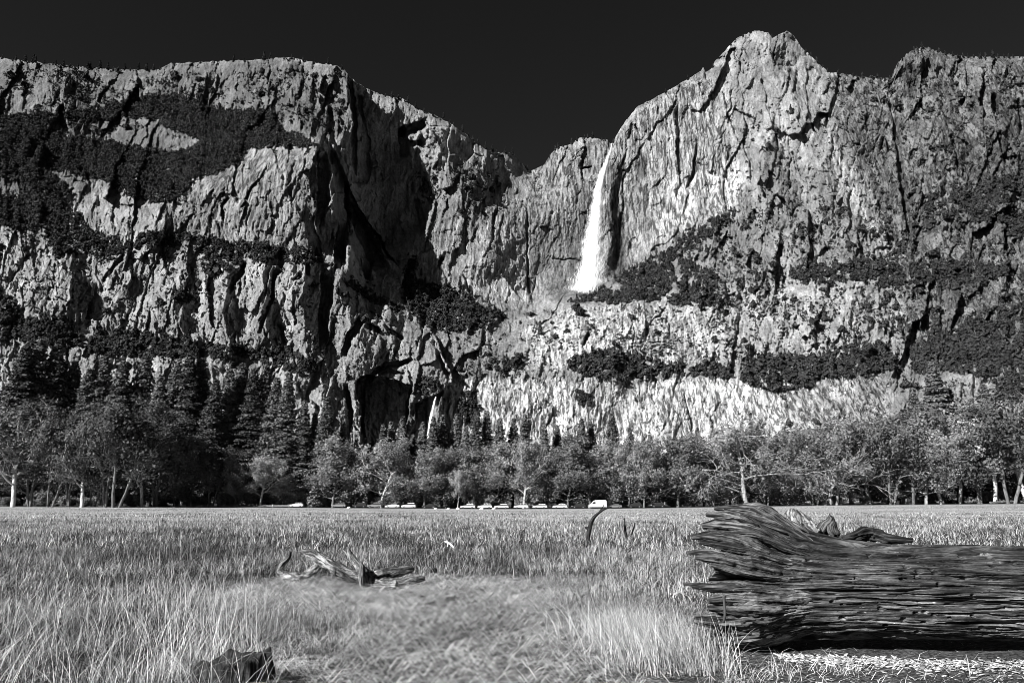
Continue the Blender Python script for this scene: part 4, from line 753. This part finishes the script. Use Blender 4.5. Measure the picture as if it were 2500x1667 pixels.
gb = gz(1528, 34); compound('dead_stick', [('stem', [ip(1530,1314,34,2.5), ip(1526,1290,34,2.5), ip(1525,1264,34,1)])], M_CHAR, 'thin dark stick standing in the grass right of the broken branch', 'stick', gb)
gb = gz(1546, 34); compound('dead_stick', [('stem', [ip(1540,1312,34,2), ip(1546,1292,34,2), ip(1551,1276,34,1)])], M_CHAR, 'shorter dark stick standing nearer the log roots', 'stick', gb)
gb = gz(1097, 22); compound('pale_twig', [('stem', [ip(1086,1321,22.5,1.6), ip(1097,1326,22.4,2.2), ip(1108,1336,22.3,1.5)]), ('fork', [ip(1094,1325,22.4,1.5), ip(1092,1334,22.4,1.2)])], mat_plain('bleached_wood', 0.7), 'small bleached twig in the grass right of the driftwood', 'twig', gb)
# dark lumps of rotten wood
def lump(px, py, w_, h_, seed, label, name='wood_chunk', mat=None, group=None):
    Y = None; r = np.random.default_rng(seed)
    v = (833.5-(py+h_/2))/F; drop = -(math.sin(TH)+v*math.cos(TH))/(math.cos(TH)-v*math.sin(TH)); Y = CH/drop; x, y, z = gz(px, Y); W_ = w_*Y/F/1.03; H_ = h_*Y/F*1.1
    n, m = 24, 40; th = np.linspace(0, np.pi/2, n); ph_ = np.linspace(0, 2*np.pi, m+1)[:-1]; TH_, PH = np.meshgrid(th, ph_, indexing='ij')
    rad = 1+0.55*(fbm(np.cos(PH)*1.6+seed, np.sin(PH)*1.6+TH_*2.2, seed, 3)-0.5)*2*np.cos(TH_*0.6)
    c_ = np.sign(np.cos(TH_))*np.abs(np.cos(TH_))**0.6; X_ = W_/2*rad*c_*np.cos(PH); Y_ = W_/2.4*rad*c_*np.sin(PH); Z_ = H_*np.sin(TH_)*(0.8+0.6*(fbm(X_/W_*5+seed, Y_/W_*5, seed+2, 3)-0.2))-0.03
    return link(name, mesh_np(name, np.stack([X_, Y_, Z_], -1).reshape(-1, 3), grid_faces(n, m, True), mat or M_CHAR, {'tone': np.full(n*m, 0.6), 'flow': np.stack([X_*2, PH*0.1, X_], -1).reshape(-1, 3)}), None, (x, y, z), label=label, cat='boulder' if name == 'boulder' else 'wood chunk', group=group)
G_ = 'dark wood pieces in the grass'
for q in [(1056,1396,24,15,1,'dark wedge of wood past the right tip of the driftwood'), (1001,1446,24,11,2,'flat dark wood piece just below the driftwood limbs'), (1030,1460,30,14,3,'larger dark wood piece right of the flat one'), (1052,1476,30,14,4,'broken dark wood lying nearest the camera below the driftwood'), (1104,1464,34,16,5,'dark wood piece under bent grass, rightmost below the driftwood'), (1030,1447,12,5,6,'tiny dark scrap of wood between the larger pieces'), (1357,1491,46,14,7,'lone flat black wood slab in the middle of the flattened grass'), (1061,1500,18,9,8,'small dark clod alone in the trampled grass'), (945,1640,26,12,9,'dark clod at the bottom edge left of centre'), (1015,1652,30,10,10,'low dark clod at the bottom edge in the centre')]: lump(*q, group=G_)
# charred stump in the bottom left corner
def stump():
    m, n = 150, 34; ph_ = np.linspace(0, 2*np.pi, m+1)[:-1]; x, y, z = gz(553, 7.25); root = link('charred_stump', None, None, (x, y, z), label='black charred stump with ragged rim at the bottom left edge', cat='stump')
    px_ = np.cos(ph_); top = np.interp(px_, [-1, -0.75, -0.25, 0.0, 0.45, 0.72, 0.9, 1.0], [0.08, 0.18, 0.33, 0.30, 0.28, 0.32, 0.37, 0.25])+0.07*(fbm(ph_*3, ph_*0, 601, 4)-0.5)
    V = []; fl_ = []
    for k in range(n):
        g = k/(n-1); r_ = 0.40*(1.12-0.14*min(g*1.4, 1))*(1+0.10*(fbm(ph_*2.5, ph_*0+g, 602, 3)-0.5)*2+0.07*(np.abs(fbm(ph_*9, ph_*0+g*1.2, 603, 3)-0.5)*2))
        zz = -0.1+(top+0.1)*min(g*1.45, 1)
        if g > 0.69: q = (g-0.69)/0.31; r_ = r_*(1-0.9*q); zz = top*(1-q)+0.1*q+0.06*(fbm(ph_*2, ph_*0+q*3, 604, 3)-0.5)
        V.append(np.stack([r_*np.cos(ph_), r_*0.75*np.sin(ph_), zz+0*ph_], -1)); fl_.append(np.stack([zz+0*ph_, ph_*0.2, ph_*0], -1))
    link('stump_shell', mesh_np('stump_shell', np.concatenate(V), grid_faces(n, m, True), M_CHAR, {'tone': np.full(n*m, 0.55), 'flow': np.concatenate(fl_)}), root)
    V, Fc, f3_ = limb([[0.30, -0.10, -0.05, 0.08], [0.42, -0.16, 0.02, 0.07], [0.52, -0.2, 0.0, 0.03]], 610, 24, 20, 0.3); link('stump_root', mesh_np('stump_root', V, Fc, M_CHAR, {'tone': np.full(len(V), 0.5), 'flow': f3_}), root)
stump()
# ---------------------------------------------------------------- bark chips beside the log
hr = np.random.default_rng(91); bag = Bag()
box = np.array([[-1,-1,-1],[1,-1,-1],[1,1,-1],[-1,1,-1],[-1,-1,1],[1,-1,1],[1,1,1],[-1,1,1]], float); BF = np.array([[0,3,2,1],[4,5,6,7],[0,1,5,4],[1,2,6,5],[2,3,7,6],[3,0,4,7]])
def chips(n, fx, fy, s0, s1, tn_):
    for k in range(n):
        x = fx(); y = fy(x); s = hr.uniform(s0, s1); V = box*np.array([s*hr.uniform(0.9, 1.9), s*hr.uniform(0.5, 1), s*0.14])*(1+hr.normal(0, 0.18, (8, 3))); a = hr.uniform(-0.7, 0.7) if hr.random() < 0.7 else hr.uniform(0, 3.1); t = hr.normal(0, 0.25)
        V = V@np.array([[1, 0, math.sin(t)], [0, 1, 0], [0, 0, 1]]); V = V@np.array([[math.cos(a), math.sin(a), 0], [-math.sin(a), math.cos(a), 0], [0, 0, 1]]); bag.add(V+[x, y, gh(x, y)+0.01+0.3*s*hr.random()], BF, hr.uniform(*tn_))
chips(2300, lambda: hr.uniform(3.0, 7.4), lambda x: 9.02-0.10*(x-2.35)-abs(hr.normal(0, 0.27))+0.05-0.17*(x > 4.3)*hr.random(), 0.006, 0.028, (0.1, 1.0))
chips(1300, lambda: hr.uniform(0.6, 7.0), lambda x: hr.uniform(6.4, 8.9), 0.004, 0.018, (0.0, 0.75))
bc = MB('bark_chip'); vv = bc.rng(bc.attr('tone'), 0, 1, 0.08, 0.72); bc.bsdf(vv, 0.9, None, spec=0.1)
link('bark_chips', bag.mesh('bark_chips', bc.m), label='pale loose bark chips strewn on the soil in front of the log', kind='stuff')

# ================================================================ grass
gr = np.random.default_rng(3)
def blades(x, y, h, wd, lean, seg, tone, curl=0.55, azi=None):
    n = len(x); az = gr.uniform(0, 2*np.pi, n) if azi is None else azi; dx = np.cos(az); dy = np.sin(az); fa = gr.uniform(0, np.pi, n); wx = np.cos(fa)*wd/2; wy = np.sin(fa)*wd/2
    z = gh(x, y)-0.02; V = []
    for k in range(seg+1):
        g = k/seg; out = h*lean*(g**1.7); up = h*(g-curl*lean*g**2.2*0.55); up = np.maximum(up, 0.015); ww = (1-g)**0.7 if k < seg else 0.12
        cx = x+dx*out; cy = y+dy*out; V.append(np.stack([cx-wx*ww, cy-wy*ww, z+up], -1)); V.append(np.stack([cx+wx*ww, cy+wy*ww, z+up], -1))
    V = np.stack(V, 1); b0 = (np.arange(n)*(2*(seg+1)))[:, None]; Fq = np.concatenate([b0+np.array([[2*k, 2*k+1, 2*k+3, 2*k+2]]) for k in range(seg)], 0)
    return V.reshape(-1, 3), Fq, np.repeat(tone, 2*(seg+1))
def img_xy(x, y):                               # rough image column and row of ground points
    return 1250+F*x/(y*1.04), 1226+F*CH/y*1.06
def lowness(x, y):                              # 1 where the grass is trampled flat or missing
    px_, py_ = img_xy(x, y); n_ = fbm(x/1.1, y/1.1, 320, 3)-0.5; soil = sstep(7.9, 7.1, y+0.9*n_)*sstep(-0.8, 0.8, x+1.2*n_)+((x > 1.95+0.5*n_) & (y < 9.3) & (y > 6))*1.0+((x > 2.3) & (y < 10.6))*1.0
    flat = np.maximum(sstep(13.2, 10.8, y+3*n_)*sstep(-3.0, -1.0, x+3*n_), 1.25*sstep(1.3, 0.8, np.hypot((x+2.4)/3.2, (y-14.6)/2.6)+n_*0.5))
    return np.clip(soil, 0, 1), np.clip(flat, 0, 1.3)
bag = Bag()
def field(n, y0, y1, h, wd, seg, dens_pow=1.0, marg=0.5):
    u = gr.random(n); y = np.sqrt(y0**2+u*(y1**2-y0**2)); x = gr.uniform(-1, 1, n)*(0.73*y+marg+0.05*y)
    cl = fbm(x/0.55*min(1, 12/y0), y/0.55*min(1, 12/y0), 330, 3); big = fbm(x/5*min(1, 20/y0), y/7*min(1, 20/y0), 331, 3); soil, flat = lowness(x, y)
    keep = (gr.random(n) < (0.25+1.5*np.clip(cl-0.25, 0, 1))*(1-0.6*np.clip(flat, 0, 1)))&(gr.random(n) > soil*0.93); x, y, cl, big, flat, soil = [q[keep] for q in (x, y, cl, big, flat, soil)]; m = len(x); tuft = np.maximum(sstep(1.2, 0.6, np.hypot((x+10.2)/2.6, (y-24)/4.5)+0.6*(cl-0.5)), sstep(1.2, 0.6, np.hypot((x-0.5)/1.6, (y-26)/4)+0.6*(cl-0.5)))
    hh = h*gr.lognormal(-0.1, 0.35, m)*(0.55+0.9*cl)*(1-0.52*flat)*(0.65+0.7*big)*(1-0.4*soil)*1.05*(1+0.7*tuft); lean = np.clip(gr.gamma(1.5, 0.62, m)+0.9*flat, 0, 1.7)
    dark = sstep(0.56, 0.66, fbm(x/2.6*min(1, 25/y0), y/3.5*min(1, 25/y0), 332, 3)); dark = np.maximum(dark, tuft); t = np.clip(0.52-0.10*sstep(-1.0, -5.0, x)*(y < 30)+0.36*gr.normal(0, 1, m)-0.36*dark, 0, 1)*(gr.random(m) > 0.36); az = gr.normal(0.15, 1.9, m)+(gr.random(m) < 0.35)*np.pi
    V, Fq, tt = blades(x, y, hh, wd*(1+0*y) if np.ndim(wd) == 0 else wd, lean, seg, t, 0.75, az); bag.add(V, Fq, tt)
field(330000, 5.6, 12.5, 0.21, 0.0062, 4)
field(240000, 12, 27, 0.22, 0.012, 3)
field(190000, 26, 70, 0.26, 0.026, 2)
field(60000, 68, 125, 0.20, 0.05, 2, marg=4)
field(110000, 120, 222, 0.11, 0.07, 1, marg=4)
M_GRASS = mat_leaf('dry_grass', 0.022, 0.80, 0.2, 0.8, False)
link('meadow_grass', bag.mesh('meadow_grass', M_GRASS), label='tangled dry straw-coloured grass covering the whole meadow', kind='stuff')
# taller pale stalks
bag = Bag(); n = 1300; cx = gr.uniform(-6.5, -2.3, 60); cy = np.minimum(gr.uniform(6.4, 13, 60), -cx*2.6); i = gr.integers(0, 60, n); x = cx[i]+gr.normal(0, 0.35, n); y = np.clip(cy[i]+gr.normal(0, 0.35, n), 6, 15); V, Fq, tt = blades(x, y, gr.uniform(0.4, 1.0, n), 0.0055+0*x, gr.gamma(2, 0.3, n), 7, gr.uniform(0.75, 1, n), 0.7, gr.normal(0.1, 1.3, n)+(gr.random(n) < 0.5)*3.0); bag.add(V, Fq, tt)
n = 2600; x = gr.normal(1.9, 0.42, n)-0.1; y = gr.uniform(7.9, 10.6, n); x -= 0.15*(y-8); k = (x < 2.35); x = x[k]; y = y[k]; n = len(x); V, Fq, tt = blades(x, y, gr.uniform(0.15, 0.62, n), 0.0075+0*x, np.clip(gr.gamma(2, 0.2, n)+0.1, 0, 1.2), 5, gr.uniform(0.2, 1, n), 0.7, gr.normal(3.0, 1.3, n)); bag.add(V, Fq, tt)
n = 420; cx = np.array([3.9, 4.7, 5.4, 3.3, 2.6, 2.1]); cy = np.array([6.75, 6.6, 6.9, 8.15, 8.0, 7.6]); i = gr.integers(0, 6, n); x = cx[i]+gr.normal(0, 0.16, n); y = cy[i]+gr.normal(0, 0.1, n); V, Fq, tt = blades(x, y, gr.uniform(0.08, 0.30, n), 0.006+0*x, gr.gamma(2, 0.45, n), 4, gr.uniform(0.5, 1, n), 0.7); bag.add(V, Fq, tt)
n = 44000; x = gr.uniform(-5.5, 5.2, n); y = gr.uniform(6.0, 17.5, n); k = ((x > -2.6) | (y > 11)) & (gr.random(n) < np.where((x > 1.3) & (y < 9.2), 0.10, 0.9)) & ~((x > 2.2) & (y > 8.7)); x = x[k]; y = y[k]; n = len(x); V, Fq, tt = blades(x, y, gr.uniform(0.15, 0.6, n), 0.0065+0.0002*y, np.full(n, 1.35), 3, np.where(gr.random(n) < 0.35, 0.05, gr.uniform(0.5, 1, n)), 1.25, gr.normal(0.1, 0.5, n)+(gr.random(n) < 0.5)*np.pi); bag.add(V, Fq, tt)
link('tall_grass', bag.mesh('tall_grass', M_GRASS), label='long pale stalks and flattened straw rising over the near grass', kind='stuff')
# ================================================================ cars, cabin, fence, boulders
M_GLASS = mat_plain('car_glass', 0.03, 0.1, 0.6, 0, 0.02); M_TYRE = mat_plain('tyre_rubber', 0.02, 0.8, 0.3); M_RIM = mat_plain('alloy_rim', 0.45, 0.35, 0.5, 0.7); M_LAMP = mat_plain('headlamp_glass', 0.6, 0.1, 0.7)
PAINT = {'white': mat_plain('white_paint', 0.80, 0.3, 0.5, 0, 0.03), 'grey': mat_plain('grey_paint', 0.25, 0.3, 0.5, 0.3, 0.05), 'dark': mat_plain('dark_paint', 0.03, 0.25, 0.5, 0.2, 0.05)}
def slab(profile, w_, tuck=0.06, mats=None):   # side profile (x,z) extruded to width with rounded shoulders
    p = np.array(profile, float); c = p.mean(0); n = len(p); V = []
    for y, s in [(-w_/2, tuck), (-w_/2+0.05, 0.02), (-w_/2+0.16, 0), (w_/2-0.16, 0), (w_/2-0.05, 0.02), (w_/2, tuck)]:
        q = c+(p-c)*(1-s*np.array([0.35, 1.0])); V.append(np.stack([q[:, 0], np.full(n, y), q[:, 1]], -1))
    return np.concatenate(V), n
def solid(name, profile, w_, tuck, mat, taper=None):
    V, n = slab(profile, w_, tuck)
    if taper: zr = (V[:, 2]-taper[0])/(taper[1]-taper[0]); V[:, 1] *= 1-taper[2]*np.clip(zr, 0, 1)
    me = bpy.data.meshes.new(name); Fc = [tuple(range(n))]+[(k*n+i, k*n+(i+1) % n, (k+1)*n+(i+1) % n, (k+1)*n+i) for k in range(5) for i in range(n)]+[tuple(range(5*n, 6*n))[::-1]]
    me.from_pydata([tuple(v) for v in V], [], Fc); me.materials.append(mat); return me
def wheel_mesh(name, r0, r1, w_, mat):
    a = np.linspace(0, 2*np.pi, 25)[:-1]; V = []; prof = [(r1, -w_/2), (r0*0.96, -w_/2), (r0, -w_/4), (r0, w_/4), (r0*0.96, w_/2), (r1, w_/2)]
    for r_, y in prof: V.append(np.stack([r_*np.cos(a), np.full(24, y), r_*np.sin(a)], -1))
    V = np.concatenate(V+[V[0]]); return mesh_np(name, V, grid_faces(7, 24, True), mat)
def rim_mesh():
    bag = Bag(); a = np.linspace(0, 2*np.pi, 21)[:-1]; bag.add(np.concatenate([np.stack([0.21*np.cos(a), 0*a-0.06, 0.21*np.sin(a)], -1), np.stack([0.19*np.cos(a), 0*a-0.03, 0.19*np.sin(a)], -1)]), grid_faces(2, 20, True))
    for k in range(5): q = box*np.array([0.03, 0.02, 0.095])+[0, -0.05, 0.10]; c, s = math.cos(k*1.2566), math.sin(k*1.2566); bag.add(q@np.array([[c, 0, s], [0, 1, 0], [-s, 0, c]]), BF)
    return bag.mesh('rim', M_RIM)
TY = wheel_mesh('tyre', 0.35, 0.21, 0.22, M_TYRE); RM = rim_mesh()
KIND = {
 'suv': dict(body=[(-2.35,0.42),(-2.38,0.72),(-2.25,0.92),(-1.35,1.04),(-0.65,1.12),(2.15,1.12),(2.32,1.0),(2.36,0.5),(2.2,0.34),(-2.2,0.30)], glass=[(-1.22,1.06),(-0.42,1.60),(1.90,1.62),(2.20,1.08)], roof=[(-0.50,1.58),(-0.30,1.68),(1.70,1.70),(2.02,1.60),(1.9,1.56),(-0.4,1.555)], wx=(-1.45, 1.42), pill=[(-0.1, 0.06), (0.85, 0.07), (1.72, 0.10)]),
 'sedan': dict(body=[(-2.35,0.40),(-2.38,0.62),(-2.2,0.80),(-1.25,0.93),(-0.7,0.98),(1.55,1.02),(2.28,0.98),(2.38,0.6),(2.2,0.30),(-2.2,0.28)], glass=[(-1.15,0.94),(-0.32,1.38),(0.95,1.40),(1.72,1.0)], roof=[(-0.42,1.35),(-0.2,1.44),(0.8,1.45),(1.12,1.36),(0.95,1.33),(-0.3,1.33)], wx=(-1.42, 1.40), pill=[(-0.05, 0.05), (0.72, 0.06), (1.2, 0.09)]),
 'wagon': dict(body=[(-2.35,0.40),(-2.38,0.66),(-2.2,0.86),(-1.3,0.98),(-0.7,1.03),(2.2,1.05),(2.34,0.95),(2.36,0.5),(2.2,0.32),(-2.2,0.28)], glass=[(-1.2,0.99),(-0.4,1.46),(1.85,1.46),(2.22,1.02)], roof=[(-0.48,1.43),(-0.3,1.53),(1.65,1.54),(2.0,1.44),(1.85,1.41),(-0.4,1.41)], wx=(-1.45, 1.42), pill=[(-0.1, 0.05), (0.85, 0.06), (1.6, 0.08)]),
 'van': dict(body=[(-2.95,0.45),(-2.98,0.95),(-2.75,1.22),(-2.15,1.42),(-1.35,2.42),(-1.0,2.58),(2.85,2.62),(2.98,2.45),(3.0,0.55),(2.85,0.40),(-2.8,0.38)], glass=[(-2.02,1.45),(-1.50,2.12),(-0.75,2.12),(-0.75,1.45)], roof=[(-0.9,2.60),(-0.8,2.68),(2.7,2.70),(2.8,2.61),(0.5,2.58)], wx=(-2.0, 1.8), pill=[(-1.4, 0.05)])}
MC = {}
def car(kind, paint, px, Y, label, flip=False, name='parked_car', cat='car'):
    x, y, z = gz(px, Y); z += 0.14; k = KIND[kind]; wd = 2.0 if kind == 'van' else 1.85
    root = link(name, None, None, (x, y, z), math.pi if flip else 0.0, label=label, cat=cat, group='cars parked along the far road')
    if (kind, paint) not in MC:
        z0 = k['glass'][0][1]; z1 = k['glass'][1][1]; pb = Bag()
        for px_, pw in k['pill']:
            for sy in (-1, 1): V = box*np.array([pw/2, 0.02, (z1-z0)/2])+[px_, 0, (z0+z1)/2]; V[:, 1] += sy*(wd/2-0.085-0.11*(V[:, 2]-z0)/(z1-z0)); pb.add(V, BF)
        hb = Bag(); hb.add(box*np.array([0.12, 0.16, 0.07]), BF); bm = Bag(); bm.add(box*np.array([0.08, wd/2-0.06, 0.10]), BF)
        MC[(kind, paint)] = dict(body=solid('body', k['body'], wd, 0.08, PAINT[paint]), glass=solid('window', k['glass'], wd-0.12, 0.02, M_GLASS, (z0, z1, 0.14)) if kind != 'van' else solid('window', k['glass'], wd+0.02, 0.0, M_GLASS), roof=solid('roof', k['roof'], wd-0.34 if kind != 'van' else wd-0.1, 0.1, PAINT[paint]), pill=pb.mesh('pillar', PAINT[paint]), lamp=hb.mesh('headlight', M_LAMP), bump=bm.mesh('bumper', PAINT[paint] if paint != 'grey' else M_TYRE))
    m = MC[(kind, paint)]; link('body', m['body'], root); link('window', m['glass'], root); link('roof', m['roof'], root); link('pillar', m['pill'], root)
    xf = k['body'][1][0]
    for sy in (-1, 1): link('headlight', m['lamp'], root, (xf+0.14, sy*(wd/2-0.17), 0.74 if kind != 'van' else 0.98))
    link('bumper', m['bump'], root, (xf-0.01, 0, 0.42)); link('bumper', m['bump'], root, (-xf+0.01, 0, 0.45))
    for wx in k['wx']:
        for sy in (-1, 1):
            w_ = link('wheel', TY, root, (wx, sy*(wd/2-0.09), 0.35), rotz=0 if sy < 0 else math.pi); link('rim', RM, w_, (0, -0.06, 0))
for q in [('wagon','white',724,262,'pale station wagon parked alone at the left end of the road'), ('suv','grey',828,256,'leftmost grey suv, parked in front of the low bushes'), ('suv','dark',879,262,'small black jeep-like car under the bushes between two grey suvs'), ('suv','grey',915,254,'second grey suv, just left of the white sedan'), ('sedan','white',958,254,'low white sedan between the grey suv and the boxy white suv'), ('suv','white',998,254,'boxy white suv right of the white sedan'),
 ('sedan','dark',1048,256,'dark low car in the shade right of the boxy white suv'), ('wagon','white',1142,253,'white hatchback first in the white row right of the gap'), ('suv','white',1184,253,'white suv second in the white row'), ('wagon','white',1224,253,'white wagon third in the white row'), ('suv','white',1272,253,'large white suv fourth in the white row'), ('wagon','white',1318,254,'small white car fifth in the white row'), ('wagon','white',1367,254,'white wagon last in the white row, left of the dark wagon'), ('wagon','dark',1413,255,'dark wagon just left of the white van'),
 ('sedan','grey',1501,256,'grey sedan right of the white van, partly behind the broken branch'), ('suv','dark',1550,260,'dark suv near the leafy trunks right of the van'), ('suv','dark',1606,260,'rightmost dark suv before the root fan')]: car(*q)
car('van', 'white', 1459, 255, 'tall white cargo van, highest vehicle in the parked row', name='parked_van', cat='van')
# boulders by the road
M_STONE = mat_plain('pale_stone', 0.6, 0.9, 0.1, 0, 0.3, 2)
for q in [(852,1243,12,6,21,'pale boulder right of the leftmost grey suv'), (1064,1246,10,5,22,'pale boulder below the dark low car'), (1095,1246,9,5,23,'pale boulder in the gap of the car row'), (1118,1247,11,5,24,'pale boulder left of the first white hatchback'), (1176,1247,11,5,25,'pale boulder below the second car of the white row'), (1206,1247,11,5,26,'pale boulder between the second and third white cars')]:
    px_, py_, w_, h_, sd_, lb = q; x, y, z = gz(px_, 240); o = lump(px_, 1330, 26, 10, sd_, lb, 'boulder', M_STONE, 'boulders along the road edge'); o.location = (x, y, z); s = (w_*240/F)/(26*31/F); o.scale = (s, s, s)
# low rail fence on the left
root = link('roadside_fence', None, None, gz(560, 258), label='low wooden rail fence along the road left of the parked cars', cat='fence'); o0 = np.array(root.location); MW = mat_plain('fence_wood', 0.4, 0.9, 0.1, 0, 0.3)
pp_ = [np.array(gz(p_, 258))-o0 for p_ in range(426, 726, 40)]; pb = Bag(); pb.add(box*[0.13, 0.13, 0.55]+[0, 0, 0.5], BF); pm = pb.mesh('post', MW)
for q in pp_: link('post', pm, root, tuple(q))
for zz in (0.45, 0.85):
    for a_, b_ in zip(pp_[:-1], pp_[1:]):
        rb = Bag(); V, Fc = tube([a_+[0, 0, zz], b_+[0, 0, zz]], [0.06, 0.06], 6); rb.add(V, Fc); link('rail', rb.mesh('rail', MW), root)
# cabin among the trees at the right
x, y, z = gz(2208, 272); root = link('cabin', None, None, (x, y, z), 0.25, label='small dark gabled cabin under the trees at the right', cat='cabin'); bag = Bag()
MWD = mat_plain('dark_boards', 0.05, 0.9, 0.1, 0, 0.3, 1)
V = np.array([[-2.6,-2.2,0],[2.6,-2.2,0],[2.6,2.2,0],[-2.6,2.2,0],[-2.6,-2.2,2.4],[2.6,-2.2,2.4],[2.6,2.2,2.4],[-2.6,2.2,2.4],[0,-2.2,4.0],[0,2.2,4.0]], float)
me = bpy.data.meshes.new('wall'); me.from_pydata([tuple(v) for v in V], [], [(0,1,5,8,4),(1,2,6,5),(2,3,7,9,6),(3,0,4,7),(4,8,9,7),(5,6,9,8)]); me.materials.append(MWD); link('wall', me, root)
for sx in (-1, 1): me = bpy.data.meshes.new('roof'); me.from_pydata([(0,-2.8,4.1),(0,2.8,4.1),(sx*3.2,2.8,2.2),(sx*3.2,-2.8,2.2),(0,-2.8,4.25),(0,2.8,4.25),(sx*3.2,2.8,2.33),(sx*3.2,-2.8,2.33)], [], [(0,1,2,3),(4,7,6,5),(0,3,7,4),(1,5,6,2),(3,2,6,7)]); me.materials.append(mat_plain('shingles', 0.14, 0.9, 0.1, 0, 0.3, 2)); link('roof', me, root)
db = Bag(); db.add(box*[0.5, 0.04, 1.0]+[-0.9, -2.24, 1.0], BF); link('door', db.mesh('door', mat_plain('door_paint', 0.2)), root)
db = Bag(); db.add(box*[0.45, 0.04, 0.4]+[1.1, -2.24, 1.5], BF); link('window', db.mesh('window', M_GLASS), root)
# fallen trunks lying at the wood's edge
for px_, Y, L, r_, lb in [(1952, 268, 9, 0.35, 'pale fallen trunk arched in the grass above the log neck'), (2466, 262, 14, 0.5, 'dark fallen trunk on the meadow edge at the far right'), (2140, 264, 8, 0.22, 'thin pale fallen trunk left of the cabin')]:
    x, y, z = gz(px_, Y); r0 = link('fallen_tree', None, None, (x, y, z), label=lb, cat='fallen tree'); V, Fc, f3_ = limb([[-L/2, 0, 0.2, r_], [-L/6, 0.3, 0.6, r_*0.9], [L/5, 0.2, 0.8, r_*0.7], [L/2, 0, 0.3, r_*0.3]], 700+px_ % 50, 30, 12, 0.2); link('trunk', mesh_np('trunk', V, Fc, M_DRIFT if 'pale' in lb else M_LOG, {'tone': np.full(len(V), 0.8), 'flow': f3_}), r0)
    V, Fc, f3_ = limb([[L/8, 0, 0.7, r_*0.5], [L/4, 0.2, 1.6, r_*0.3], [L/3, 0.2, 2.2, 0.03]], 720, 20, 8, 0.2); link('branch', mesh_np('branch', V, Fc, M_DRIFT, {'tone': np.full(len(V), 0.8), 'flow': f3_}), r0)
